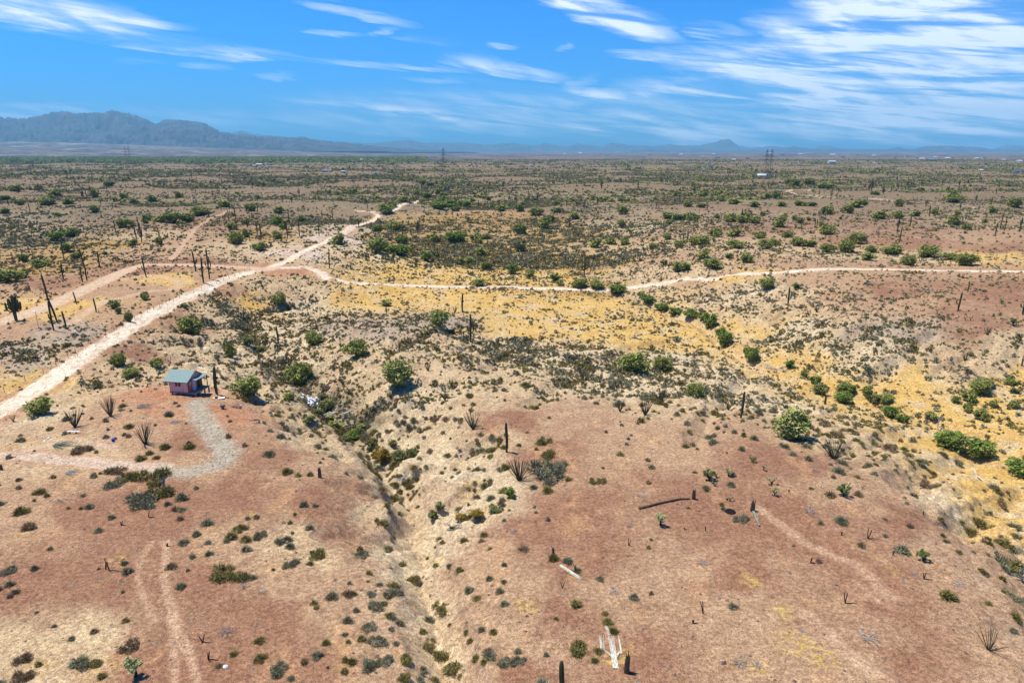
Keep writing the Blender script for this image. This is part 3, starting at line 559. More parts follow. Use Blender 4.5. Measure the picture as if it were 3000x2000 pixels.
# ------------------------------------------------------------------ trees placed where the photograph shows them
TREES = [(850,1172,40,24,'mid'),(905,1238,44,26,'olive'),(985,1258,40,26,'mid'),(1012,1292,36,22,'olive'),(1088,1312,40,24,'olive'),(945,1168,30,20,'olive'),(1065,1262,36,22,'mid'),(1205,1338,38,26,'olive'),(968,1236,34,20,'mid'),(935,1215,30,20,'mid'),(1150,1305,30,20,'olive'),(1100,1340,34,20,'gold'),(1395,1515,50,24,'gold'),(1350,1525,40,22,'gold'),(1450,1500,44,20,'olive'),(1270,1520,34,24,'olive'),(1290,1490,30,20,'olive'),(2323,1277,122,82,'pale'),(2780,1311,95,48,'vivid'),(2867,1335,85,50,'vivid'),(2996,1390,100,42,'vivid'),(2034,1164,57,46,'mid'),(2608,1220,50,32,'vivid'),(2642,1235,40,28,'vivid'),(2470,1179,58,30,'vivid'),(2478,1152,54,32,'vivid'),
(2542,1158,36,30,'mid'),(2591,1179,50,28,'mid'),(2560,1175,40,24,'olive'),(2404,1154,48,32,'olive'),(2389,1122,34,26,'vivid'),(2355,1100,24,16,'vivid'),(2315,1077,32,26,'vivid'),(2204,1058,46,42,'vivid'),(2190,1035,34,24,'vivid'),(2121,1014,50,46,'vivid'),(2112,986,36,28,'vivid'),
(2079,958,42,42,'vivid'),(2060,935,34,22,'vivid'),(2025,925,55,20,'vivid'),(2867,1153,62,44,'mid'),(2838,1175,42,32,'mid'),(2833,1206,28,26,'mid'),(2874,1228,44,30,'mid'),(2912,1191,30,20,'mid'),(2974,1194,36,24,'mid'),(2727,1226,40,22,'pale'),(2801,1178,30,20,'mid'),(2880,1130,60,22,'olive'),(2960,1125,40,18,'mid'),
(1168,1128,97,78,'pale'),(1045,1043,73,50,'mid'),(1289,956,68,50,'pale'),(1857,1088,99,62,'mid'),(1944,1084,68,46,'mid'),(1495,1457,34,28,'vivid'),(1132,895,38,18,'pale'),(1042,1282,52,26,'vivid'),(1125,1349,48,40,'gold'),(1170,1345,50,30,'olive'),
(1810,857,60,20,'vivid'),(1897,884,45,22,'vivid'),(1940,905,45,20,'vivid'),(1975,918,45,18,'vivid'),(1880,868,30,16,'mid'),(559,977,72,56,'mid'),(818,895,46,42,'mid'),(425,878,26,24,'mid'),(334,903,38,26,'mid'),(378,941,26,30,'mid'),(348,918,20,18,'mid'),(346,1073,50,42,'mid'),
(115,1214,80,50,'mid'),(723,1164,88,66,'mid'),(880,1124,82,66,'mid'),(922,1012,62,46,'mid'),(676,1047,40,46,'mid'),(383,1103,56,26,'mid'),(459,1073,40,22,'mid'),(725,1010,36,28,'olive'),(760,1030,40,20,'olive'),(960,1205,56,36,'olive'),(540,900,24,14,'mid'),
(366,666,50,28,'mid'),(166,704,46,26,'vivid'),(210,692,48,25,'vivid'),(198,737,36,26,'vivid'),(70,762,36,20,'mid'),(123,783,62,28,'mid'),(20,828,90,42,'mid'),(65,815,40,26,'mid'),(223,758,36,20,'mid'),(510,652,70,34,'mid'),(550,648,50,28,'mid'),(470,650,40,22,'mid'),(430,645,36,16,'vivid'),(590,628,60,20,'mid'),
(691,713,52,36,'mid'),(763,735,48,26,'vivid'),(814,660,46,28,'vivid'),(830,672,30,18,'vivid'),(682,673,34,22,'mid'),(719,695,26,26,'mid'),(812,701,32,24,'mid'),(990,715,42,32,'mid'),(736,618,40,24,'mid'),(389,717,28,18,'mid'),(468,716,26,24,'mid'),(885,650,30,20,'mid'),(820,625,40,22,'mid'),(660,607,44,20,'mid'),
(50,560,44,16,'mid'),(112,553,22,14,'mid'),(320,545,34,14,'mid'),(140,598,50,20,'mid'),(200,597,40,16,'mid'),(445,590,32,20,'mid'),(395,598,26,18,'mid'),(525,580,26,20,'mid'),(60,600,34,18,'mid'),(16,585,30,14,'mid'),(160,570,40,16,'mid'),(362,582,24,18,'mid'),(275,577,28,24,'mid'),(170,635,30,14,'mid'),(10,625,36,16,'mid'),(275,620,34,20,'mid'),
(1102,740,60,48,'mid'),(1125,735,40,32,'vivid'),(1170,748,78,32,'vivid'),(1108,679,36,22,'mid'),(1160,675,64,28,'mid'),(1180,713,42,28,'vivid'),(1272,709,42,24,'mid'),(1327,709,64,32,'vivid'),(1350,705,40,30,'vivid'),(1395,703,40,18,'mid'),(1425,700,36,16,'mid'),(1527,684,40,34,'vivid'),(1527,737,40,34,'olive'),
(1410,750,36,26,'mid'),(1350,775,36,22,'mid'),(1380,772,36,20,'mid'),(1425,790,38,26,'mid'),(1249,764,38,28,'vivid'),(1275,755,30,20,'olive'),(1500,802,40,30,'vivid'),(1629,822,38,22,'vivid'),(1640,835,30,16,'pale'),(1553,809,32,20,'mid'),(1406,837,42,22,'mid'),(1697,841,56,28,'mid'),(1748,845,54,28,'mid'),(1593,669,45,36,'mid'),(1610,650,34,22,'mid'),(1574,628,48,24,'mid'),
(1523,620,32,24,'mid'),(1472,618,38,18,'mid'),(1290,612,56,22,'vivid'),(1320,608,50,24,'vivid'),(1360,606,40,22,'vivid'),(1335,618,30,16,'vivid'),(1247,579,30,18,'vivid'),(1222,570,30,14,'mid'),(1285,568,26,16,'mid'),(1132,624,56,30,'mid'),(1150,608,30,20,'mid'),(1185,592,36,18,'mid'),(1240,540,24,14,'mid'),(1260,545,26,12,'mid'),(1275,610,26,16,'mid'),(1430,585,20,12,'mid'),
(1744,724,32,26,'mid'),(1784,717,40,22,'mid'),(1828,716,30,22,'mid'),(1820,664,28,22,'mid'),(1825,628,40,26,'mid'),(1945,776,26,16,'olive'),(1984,794,40,28,'mid'),(1914,730,36,20,'pale'),(1991,726,40,24,'mid'),(1957,701,30,20,'mid'),(1682,640,40,20,'pale'),(1630,622,36,16,'pale'),(1955,640,44,20,'mid'),(1985,645,36,20,'mid'),
(2047,718,72,32,'mid'),(2096,694,40,25,'mid'),(2151,692,40,24,'mid'),(2157,726,60,20,'mid'),(2242,726,48,28,'mid'),(2225,696,40,18,'mid'),(2270,718,38,20,'mid'),(2306,696,38,20,'mid'),(2340,720,50,28,'mid'),(2372,722,40,20,'mid'),(2425,739,48,28,'mid'),(2480,739,54,42,'mid'),(2512,713,54,36,'mid'),(2425,686,48,28,'mid'),(2283,665,40,34,'mid'),(2342,653,28,18,'mid'),
(2136,650,40,24,'mid'),(2174,652,38,22,'mid'),(2212,654,44,22,'mid'),(2542,762,44,24,'mid'),(2600,743,50,24,'mid'),(2622,743,40,28,'mid'),(2550,738,40,20,'mid'),(2721,752,62,36,'mid'),(2829,777,66,38,'mid'),(2780,760,50,18,'mid'),(2659,777,48,34,'mid'),(2580,641,44,24,'mid'),(2791,665,44,36,'mid'),(2833,673,36,20,'mid'),(2680,634,32,18,'mid'),(2629,641,34,24,'mid'),
(2506,606,40,22,'mid'),(2530,602,28,18,'mid'),(2485,624,38,24,'mid'),(2425,627,44,26,'mid'),(2793,585,32,28,'mid'),(2800,592,60,16,'mid'),(2060,756,40,26,'mid'),(2085,786,58,34,'mid'),(2006,790,32,24,'vivid'),(2189,769,40,28,'mid'),(2244,845,46,36,'mid'),(2334,843,30,16,'vivid'),(2017,645,42,22,'mid'),(2138,757,30,18,'olive'),(2972,606,40,28,'mid'),(2634,605,30,24,'mid'),
(2017,606,34,22,'mid'),(2055,608,32,14,'mid'),(2153,600,44,14,'mid'),(2210,606,38,18,'mid'),(2112,590,20,18,'mid'),(2060,575,34,22,'mid'),(2275,580,30,22,'mid'),(2290,605,34,16,'mid'),(2345,603,40,16,'mid'),(2378,604,30,14,'mid'),(2565,571,30,14,'vivid'),(2320,542,50,22,'mid'),(2370,540,44,18,'mid'),(2420,552,50,16,'mid'),(2250,578,26,14,'mid'),(2970,1150,30,18,'olive')]
TP = {}
for kd in M_TR:
    TP[kd] = [(blob_v(1900, 22 + 5*i, 300 + 17*i + len(kd), .052), ) for i in range(3)]
TP = {kd: [tri_mesh('crown', a[0], M_TR[kd]) for a in L_] for kd, L_ in TP.items()}
TPL = {kd: [tri_mesh('crown', blob_v(900, 16, 500+i*7+len(kd), .075), M_TR[kd]) for i in range(2)] for kd in M_TR}
def trunk_mesh(seed):
    rng = random.Random(seed); b = MB()
    for k in range(6):
        a = rng.uniform(0, 6.28); r = rng.uniform(.12, .36); h = rng.uniform(.5, .8)
        b.tube([(0, 0, -.08), (r*.25*math.cos(a), r*.25*math.sin(a), h*.35), (r*math.cos(a), r*math.sin(a), h)], [.028, .02, .008], 5)
    return b.mesh('trunk', M_BARK, True)
TRK = [trunk_mesh(i) for i in range(4)]
ntree = 0; TREEPOS = []
def place_tree(P, w, h, kd, label, group, big):
    global ntree
    rt = random.Random(ntree*7+1); ntree += 1
    e = bpy.data.objects.new('desert_tree', None); col.objects.link(e); e.empty_display_size = .2
    e.location = (P[0], P[1], P[2] - .05); e.rotation_euler = (0, 0, rt.uniform(0, 6.28)); e.scale = (w, w, h)
    tag(e, label, 'tree', group)
    link('crown', rt.choice(TP[kd] if big else TPL[kd]), e)
    link('trunk', rt.choice(TRK), e)
pts = ground([t[0] for t in TREES], [t[1] for t in TREES])
for (px, py, w, h, kd), P in zip(TREES, pts):
    dp = depth(P); wm_ = w*dp/F*1.06; hm = max(top_h(P, py-h)*1.0, wm_*.4)
    if hm > wm_*1.6: hm = wm_*1.6
    sz = 'large' if wm_ > 5.5 else ('small' if wm_ < 3.2 else 'rounded'); lb = where_label(f"{sz} {KINDTREE[kd]}", px, py, 0)
    if (px, py) == (2323, 1277): lb = 'largest silvery green round bush, on the rim of the red gravel in the right half'
    if (px, py) == (723, 1164): lb = 'airy palo verde with a bare dark trunk right of the pink cabin and its saguaro'
    place_tree(P, wm_, hm, kd, lb or 'rounded green palo verde among others of its kind on the plain', 'desert trees of the middle distance', w > 45)
    TREEPOS.append((P[0], P[1]))

# ------------------------------------------------------------------ saguaros
def rib_tube(b, pts, rad, n=18, depth_=.16):
    b0 = len(b.v); b.tube(pts, rad, n)
    m = len(pts)
    for i in range(m):
        c = Vector(pts[i])
        for k in range(1, n, 2):
            j = b0 + i*n + k; b.v[j] = tuple(c + (Vector(b.v[j]) - c) * (1 - depth_))
def col_pts(h, r, lean=0, rng=None):
    rng = rng or random.Random(1); zs = [-.06, .08, .25, .45, .62, .78, .9, .965, .99, 1.0]; rs = [.72, .80, .92, 1.0, 1.02, .98, .90, .68, .40, .08]
    wob = rng.uniform(-.02, .02)
    return [(lean*h*z*z + wob*h*math.sin(z*5), wob*.6*h*math.sin(z*4), z*h) for z in zs], [r*q for q in rs]
def arm_mesh(h, z0, out, up, r, az):
    b = MB(); c, s = math.cos(az), math.sin(az)
    P = [(0, 0, z0), (out*.55, 0, z0-.02*h), (out*.95, 0, z0+.05*h), (out*1.05, 0, z0+up*.35), (out*1.08, 0, z0+up*.75), (out*1.1, 0, z0+up*.95), (out*1.1, 0, z0+up)]
    rib_tube(b, [(x*c, x*s, z) for x, y, z in P], [r*.7, r*.8, r*.9, r, r*.95, r*.7, r*.1], 12)
    return b.mesh('arm', M_SAG)
# kinds on a 5 m plant: (radius, [(attachment height, reach, rise, radius, azimuth in degrees)])
SK = {'plain': (.235, []), 'nubs': (.25, [(2.9, .38, .35, .11, 0), (2.8, .36, .2, .10, 180)]), 'one_r': (.22, [(1.9, .62, 1.2, .15, 10)]), 'one_l': (.22, [(1.9, .75, 1.0, .14, 172)]),
 'two': (.22, [(2.0, .60, 1.3, .15, 5), (2.3, .58, 1.0, .15, 185)]), 'three': (.22, [(1.7, .62, 1.5, .15, 0), (2.0, .6, 1.0, .14, 180), (2.6, .5, 1.0, .13, 60)]),
 'multi': (.25, [(1.3, .62, 2.5, .19, 0), (1.4, .62, 2.2, .18, 180), (1.8, .6, 1.9, .16, 75), (1.6, 1.0, 1.9, .15, 200), (2.2, .5, 1.8, .14, 300)]),
 'candelabra': (.30, [(2.0, .72, 2.2, .2, 5), (2.0, .75, 2.3, .2, 178), (2.2, .42, 2.6, .2, 40), (2.2, .45, 2.2, .2, 215), (1.9, 1.15, 1.9, .17, 0), (1.8, 1.2, 1.8, .17, 185), (2.1, .6, 2.0, .18, 90)]),
 'wye': (.22, [(2.4, .7, 2.2, .17, 15), (2.4, .7, 1.9, .17, 190)]), 'skelcand': (.22, [(1.5, .95, 2.9, .13, 5), (1.2, .75, 2.2, .13, 178), (1.4, 1.25, 2.0, .13, 185), (1.9, .5, 2.4, .12, 30), (1.6, 1.35, 1.5, .11, 0)])}
DESC = {'plain': 'armless', 'nubs': 'stubby-armed', 'one_r': 'one-armed', 'one_l': 'one-armed', 'two': 'two-armed', 'three': 'three-armed', 'multi': 'many-stemmed', 'candelabra': 'candelabra', 'wye': 'forked', 'skelcand': 'spreading candelabra'}
SM = {}
for i, (k, (r, arms)) in enumerate(SK.items()):
    h = 5.0 * (.72 if k in ('candelabra',) else 1); b = MB(); p, q = col_pts(5.0, r, 0, random.Random(i)); rib_tube(b, p, q, 18)
    SM[k] = (b.mesh('trunk', M_SAG), [arm_mesh(5.0, a[0], a[1], a[2], a[3], R(a[4])) for a in arms])
def saguaro(P, h, kind, label, group, lean=0.0, leany=0, wide=1.0, rz=None, solo=False):
    rt = random.Random(int(P[0]*31+P[1]*7)); sz = h/5.0; sxy = max(sz, .62)*wide*(1 if sz < 1.3 else 1.3/sz)
    tr, arms = SM[kind]
    if arms:
        e = bpy.data.objects.new('saguaro', None); col.objects.link(e); link('trunk', tr, e)
        for a in arms: link('arm', a, e)
    else: e = link('saguaro', tr)
    e.location = (P[0], P[1], P[2]-.05); e.scale = (sxy, sxy, sz); e.rotation_euler = (leany, lean, rz if rz is not None else rt.uniform(-.35, .35))
    return tag(e, label, 'saguaro', group)
SAG = [(48,939,77,'candelabra',0,1.25),(139,875,72,'plain',-.05,1),(168,945,83,'plain',-.17,.9),(158,968,86,'one_l',-.04,.9),(194,964,54,'plain',-.04,1),(282,915,43,'plain',-.03,1),(224,891,38,'plain',-.10,1),(186,818,49,'two',0,1),
(242,826,46,'two',-.02,1),(255,822,42,'two',0,1),(247,785,58,'one_r',-.08,1),(294,786,50,'one_l',-.05,1),(429,812,60,'one_l',-.10,.95),(573,796,63,'one_r',-.03,1),(597,829,76,'nubs',0,1),(614,818,92,'three',0,1),(966,786,50,'nubs',0,.9),(187,756,50,'two',0,1),
(402,715,50,'plain',-.03,1.1),(415,709,58,'multi',0,1),(407,675,42,'plain',0,1),(339,681,34,'plain',-.04,1),(470,714,36,'plain',0,1),(422,658,27,'plain',0,1),(670,647,34,'wye',0,1),(690,645,36,'plain',0,1),(605,628,20,'plain',0,1),(611,635,23,'plain',0,1),(755,623,27,'plain',0,1),(660,671,17,'plain',0,1),
(725,667,28,'two',0,1.4),(754,692,43,'plain',0,1),(765,701,47,'plain',0,1.2),(842,699,53,'plain',0,1.1),(878,694,50,'one_l',0,1.1),(935,692,34,'plain',0,.9),(847,654,38,'plain',0,1),(944,641,27,'two',0,1),(975,645,30,'plain',0,1),(734,733,17,'plain',0,1.2),
(876,573,23,'multi',0,1),(740,553,41,'plain',0,1.2),(828,594,21,'plain',0,1),(855,594,21,'multi',0,.8),(773,552,25,'multi',0,1),(89,624,30,'plain',-.05,1),(255,590,38,'plain',0,1.3),(266,575,34,'plain',0,1.3),(244,582,30,'multi',0,1),(296,603,24,'wye',0,1),(574,569,22,'plain',-.1,1),(567,560,20,'plain',0,1),(645,528,20,'plain',0,1.2),(563,532,20,'plain',0,1.2),(448,545,14,'plain',0,1.2),(113,608,14,'plain',0,1.2),(170,588,14,'plain',0,1),
(1051,669,30,'plain',0,1),(1224,684,40,'multi',0,.8),(1094,592,28,'plain',0,1),(1076,612,28,'plain',0,1),(1574,594,30,'multi',0,1),(1659,605,22,'plain',0,1),(1712,614,30,'multi',0,.8),(1700,597,18,'plain',0,1),(1750,597,21,'multi',0,.8),(1858,586,21,'two',0,1),(1761,550,24,'multi',0,1),(1560,550,22,'two',0,1),(1475,550,20,'multi',0,1),(1514,550,18,'plain',0,1),(1868,549,18,'plain',0,1),(1730,548,18,'plain',0,1),
(1667,671,34,'multi',0,.8),(1497,748,21,'plain',0,1),(1712,809,73,'skelcand',0,1),(1272,726,14,'plain',0,1),(1355,915,55,'nubs',0,1),(1378,1001,83,'three',.02,1),(1359,997,29,'plain',0,1),(1132,918,27,'plain',0,1),(1976,597,21,'plain',0,1.3),(1923,611,22,'two',0,1),(1848,682,13,'plain',0,1),(1920,671,18,'plain',0,1),(1884,741,13,'plain',0,1),
(2308,894,54,'three',0,1),(2835,855,32,'plain',.02,1),(2806,912,57,'one_l',.05,1),(2996,922,58,'one_l',0,1.1),(2634,709,46,'plain',.08,1),(2628,686,47,'wye',0,1),(2666,664,31,'plain',0,1),(2915,687,37,'plain',.10,1.1),(2930,671,45,'one_l',.04,1.1),(2945,667,28,'plain',0,1.1),(2986,680,44,'wye',.05,1),(2013,711,41,'plain',.02,1),(2001,711,26,'plain',0,1.2),
(2172,650,40,'nubs',0,1),(2235,639,12,'plain',0,1),(2387,665,26,'plain',0,1.1),(2393,665,24,'plain',0,1.1),(2072,616,26,'two',0,1),(2290,584,19,'two',0,1),(2325,586,18,'two',0,1),(2433,590,34,'wye',.03,1),(2451,582,18,'plain',0,1),(2475,597,14,'plain',0,1),(2552,565,43,'multi',0,1.2),(2545,564,28,'multi',0,1),(2587,571,22,'candelabra',0,.9),(2610,563,18,'plain',0,1),(2659,563,32,'plain',0,1),(2712,607,22,'wye',0,1),
(2812,616,24,'two',0,1),(2867,620,20,'two',0,1.2),(2903,601,22,'wye',0,1),(2859,590,22,'multi',0,.8),(2972,614,22,'multi',0,.9),(2835,543,20,'multi',0,.8),(2640,553,16,'plain',0,1),(2170,562,16,'candelabra',0,1),(2200,562,18,'skelcand',0,1),(2009,530,22,'plain',0,1.3),(2050,560,18,'wye',0,1),(636,1155,82,'nubs',-.01,1.1),(815,1007,54,'plain',-.01,1),(695,964,30,'plain',0,.75),(1484,1323,87,'plain',0,.95),(2170,1224,79,'plain',.06,.95),
(2510,540,22,'plain',0,1),(2700,545,20,'multi',0,.8),(2760,545,18,'two',0,1),(2810,545,14,'multi',0,1),(2925,548,20,'plain',0,1),(2600,520,18,'plain',0,1),(2575,508,16,'plain',0,1.2),(2695,515,16,'plain',0,1.2)]
SPL = {(48,939):'candelabra saguaro with a crowd of thick upright arms, at the far left edge',(636,1155):'tall dark saguaro with two stubby arms standing right beside the pink cabin',(815,1007):'straight armless saguaro alone in the hollow behind and right of the cabin',
 (1484,1323):'tall straight armless saguaro in the centre, on the slope above the gully',(2170,1224):'slender armless saguaro leaning slightly right at the rim of the red gravel, right half',(1712,809):'spreading candelabra saguaro just beyond the pale middle road',
 (1378,1001):'tall saguaro with upright arms above the yellow flat, beside a short stub',(1359,997):'short saguaro stub at the foot of the armed saguaro above the yellow flat',(1355,915):'saguaro with tiny side arms near the top at the edge of the yellow flat',
 (429,812):'saguaro leaning left with one arm held out left, beside the field track',(614,818):'tallest of three saguaros by the wire fence, with arms on both sides',(597,829):'straight saguaro in the middle of three by the wire fence',(573,796):'left one of three saguaros by the wire fence, with a raised right arm',
 (2308,894):'saguaro with raised arms like a trident on the tan slope at right',(2806,912):'tall thin saguaro with one left arm beside a fuzzy shrub at right',(2835,855):'short armless saguaro stub on the red ground at right, above the thin armed one',(2996,922):'thick saguaro cut by the right edge of the picture',
 (168,945):'armless saguaro leaning left, right member of the leaning pair near the left edge',(158,968):'leaning saguaro with one low left arm in the leaning pair near the left edge',(139,875):'tall armless saguaro beside the field track, leaning left, near the left edge'}
pts = ground([t[0] for t in SAG], [t[1] for t in SAG])
for (px, py, h, kd, ln, wd), P in zip(SAG, pts):
    hm = top_h(P, py-h)
    size = 'tall' if hm > 6.0 else ('short' if hm < 3.3 else 'dark')
    lb = SPL.get((px, py)) or where_label(f"{size} {DESC[kd]} saguaro", px, py, 0) or 'dark saguaro far out on the scrub plain'
    if kd == 'candelabra': hm *= .98
    saguaro(P, hm, kd, lb, 'saguaros of the valley', ln, 0, wd)
# the near one whose foot is below the frame
P = g1(1644, 2088); s_ = saguaro(P, top_h(P, 1931), 'plain', 'nearest armless saguaro, cut by the bottom edge, with a pale tip', 'saguaros of the valley', 0, 0, .9)

# ------------------------------------------------------------------ ocotillos
def oco_mesh(seed, n, spread, m, r=.021):
    rg = random.Random(seed); b = MB()
    for i in range(n):
        a = rg.uniform(0, 6.283); s = spread*rg.uniform(.15, 1)**.8; L_ = rg.uniform(.72, 1.0)*(1-.25*s); bend = rg.uniform(-.06, .10)
        p = []
        for k in range(5):
            t = k/4; rad = s*(t + bend*math.sin(t*3.1)) * .62 + .02; z = L_*t*(1 - .12*s*t) - .02
            p.append((rad*math.cos(a + .15*t), rad*math.sin(a + .15*t), z))
        b.tube(p, [r*1.3*.5, r*.55, r*.5, r*.42, r*.15], 4)
    for i in range(9):
        a = rg.uniform(0, 6.283); b.tube([(0, 0, -.03), (.05*math.cos(a), .05*math.sin(a), .12)], [.018, .012], 5)
    return b.mesh('ocotillo', m)
OCM = {'n': [oco_mesh(i, 26, .62, M_OCO) for i in range(3)], 'dense': [oco_mesh(9, 46, .72, M_OCO, .014)], 'brown': [oco_mesh(12+i, 22, .55, M_OCOB) for i in range(2)], 'wide': [oco_mesh(17, 48, 1.15, M_OCO, .015)], 'sparse': [oco_mesh(21, 15, 1.05, M_OCO, .019)]}
OCO = [(324,1218,76,'brown','tall brown leafless ocotillo on the orange slope left of the cabin'),(220,1250,66,'n','narrow dark ocotillo at the left, below the track'),(426,1301,74,'n','ocotillo with thin tips beside the driveway bend'),
 (1386,1256,66,'n','vase-shaped ocotillo on the gully slope left of the tall central saguaro'),(1521,1405,84,'dense','bushy vase-shaped ocotillo in the centre, below the tall saguaro'),(1254,1086,30,'n',0),(1170,1021,30,'dense',0),(1682,1060,28,'n',0),(1707,1108,30,'n',0),
 (1816,1205,48,'n',0),(1890,1215,60,'n',0),(1937,1183,60,'dense',0),(1347,967,28,'n',0),(1304,1175,28,'n',0),(2442,1343,76,'wide','wide grey fan-shaped ocotillo on the right rim of the red gravel'),(2892,981,30,'n',0),(2826,1058,32,'dense',0),(2392,914,26,'n',0),(2134,1201,34,'n',0),
 (2897,1904,76,'sparse','sparse ocotillo with long thin canes in the bottom right corner'),(1333,915,26,'n',0),(712,930,26,'n',0),(1145,1165,30,'n',0),(40,1235,26,'n',0),(2010,640,20,'n',0),(1205,690,22,'n',0)]
pts = ground([t[0] for t in OCO], [t[1] for t in OCO])
for i, ((px, py, h, kd, lb), P) in enumerate(zip(OCO, pts)):
    hm = top_h(P, py-h); o = link('ocotillo', random.Random(i).choice(OCM[kd]), loc=(P[0], P[1], P[2]-.03), rot=(0, 0, i*1.3), scale=(hm, hm, hm))
    tag(o, lb or where_label('vase-shaped ocotillo', px, py, 0) or 'vase-shaped ocotillo', 'ocotillo', 'ocotillos of the near slopes')

# ------------------------------------------------------------------ chollas, stumps, dead plants
def cholla(P, h, seed, label, style='tree'):
    rg = random.Random(seed); nr = np.random.default_rng(seed)
    e = bpy.data.objects.new('cholla', None); col.objects.link(e); e.location = (P[0], P[1], P[2]-.04); e.scale = (h, h, h)
    tag(e, label, 'cholla cactus', 'chollas on the red gravel')
    b = MB(); tips = []; nb = {'tree': 4, 'bush': 9, 'stick': 2}[style]
    b.tube([(0, 0, -.03), (.03, .01, .2), (.02, -.02, .42)], [.075, .06, .05], 6)
    for k in range(nb):
        a = 6.283*k/nb + rg.uniform(-.4, .4); z0 = rg.uniform(.1, .42); r = rg.uniform(.16, .42)*(1.3 if style == 'bush' else 1); z1 = rg.uniform(.62, .92)*(1 if style != 'bush' else .85)
        p = (r*math.cos(a), r*math.sin(a), z1); b.tube([(0, 0, z0), (p[0]*.6, p[1]*.6, (z0+z1)*.5), p], [.045, .045, .04], 5); tips.append(p)
    b.obj('trunk', M_CHT, e)
    C = []
    for t in tips + ([(0, 0, .5)] if style == 'tree' else []):
        for _ in range(3):
            c = np.array(t) + nr.normal(size=3)*[.07, .07, .05]; C.append(c + nr.normal(size=(70, 3))*[.055, .055, .05])
    C = np.concatenate(C); C = C[C[:, 2] > .05]
    link('spiny_joints', tri_mesh('spiny_joints', tri_cloud(C, .05, nr), M_CHG if style == 'bush' else M_CHO), e)
CHO = [(398,1982,58,'tree','dark cholla with pale yellow-green top at the bottom left edge'),(2077,1405,32,'bush',0),(2097,1398,18,'tree',0),(2134,1394,24,'tree',0),(2093,1423,14,'tree',0),(2197,1340,14,'stick',0),(2206,1353,16,'bush',0),(2237,1377,16,'tree',0),(2260,1419,28,'stick',0),
 (2269,1451,24,'tree',0),(2138,1466,17,'stick',0),(2487,1425,14,'stick',0),(2527,1431,14,'stick',0),(2470,1451,34,'bush','dark green bushy cholla on the red gravel near the right rim'),(2704,1640,30,'bush','spreading green cholla alone on the red gravel at right'),(1934,1537,38,'tree',0),(2967,953,24,'bush',0),(2827,938,14,'stick',0),(2843,938,14,'stick',0),
 (2745,915,14,'stick',0),(2315,766,12,'tree',0),(2353,765,10,'tree',0),(2363,765,10,'tree',0),(2378,766,10,'tree',0),(2236,768,10,'tree',0)]
pts = ground([t[0] for t in CHO], [t[1] for t in CHO])
for i, ((px, py, h, st, lb), P) in enumerate(zip(CHO, pts)):
    cholla(P, top_h(P, py-h)*.95, 40+i, lb or where_label({'tree': 'pale-topped', 'bush': 'bushy', 'stick': 'spindly dark'}[st]+' cholla', px, py, 0), st)

def dead_tree_mesh(seed, n0=5, rec=3, r=.035, flat=1.0, mat_=None):
    rg = random.Random(seed); b = MB()
    def grow(p, d, L_, r, k):
        q = [p]; dd = Vector(d)
        for _ in range(3):
            dd = (dd + Vector((rg.uniform(-.3, .3), rg.uniform(-.3, .3), rg.uniform(-.22, .28)*flat))).normalized(); q.append(q[-1] + dd*(L_/3))
            if q[-1].z < .02: q[-1].z = .02
        b.tube(q, [r, r*.85, r*.7, r*.5], 4)
        if k:
            for _ in range(rg.choice([2, 2, 3])): grow(q[rg.choice([2, 3])], (dd + Vector((rg.uniform(-.9, .9), rg.uniform(-.9, .9), rg.uniform(-.3, .6)*flat))).normalized(), L_*rg.uniform(.5, .75), r*.6, k-1)
    for i in range(n0):
        a = 6.283*i/n0 + rg.uniform(-.5, .5); grow(Vector((0, 0, 0)), Vector((math.cos(a), math.sin(a), rg.uniform(.3, 1.2)*flat)).normalized(), rg.uniform(.32, .5), r, rec)
    return b.mesh('dead_tree', mat_ or M_DEAD)
DM = [dead_tree_mesh(i, 5, 3, .034) for i in range(3)]; DF = [dead_tree_mesh(30+i, 6, 3, .03, .25) for i in range(3)]; DT = dead_tree_mesh(50, 2, 4, .045); DB = [dead_tree_mesh(60+i, 10, 2, .02, .7, M_DEAD) for i in range(2)]
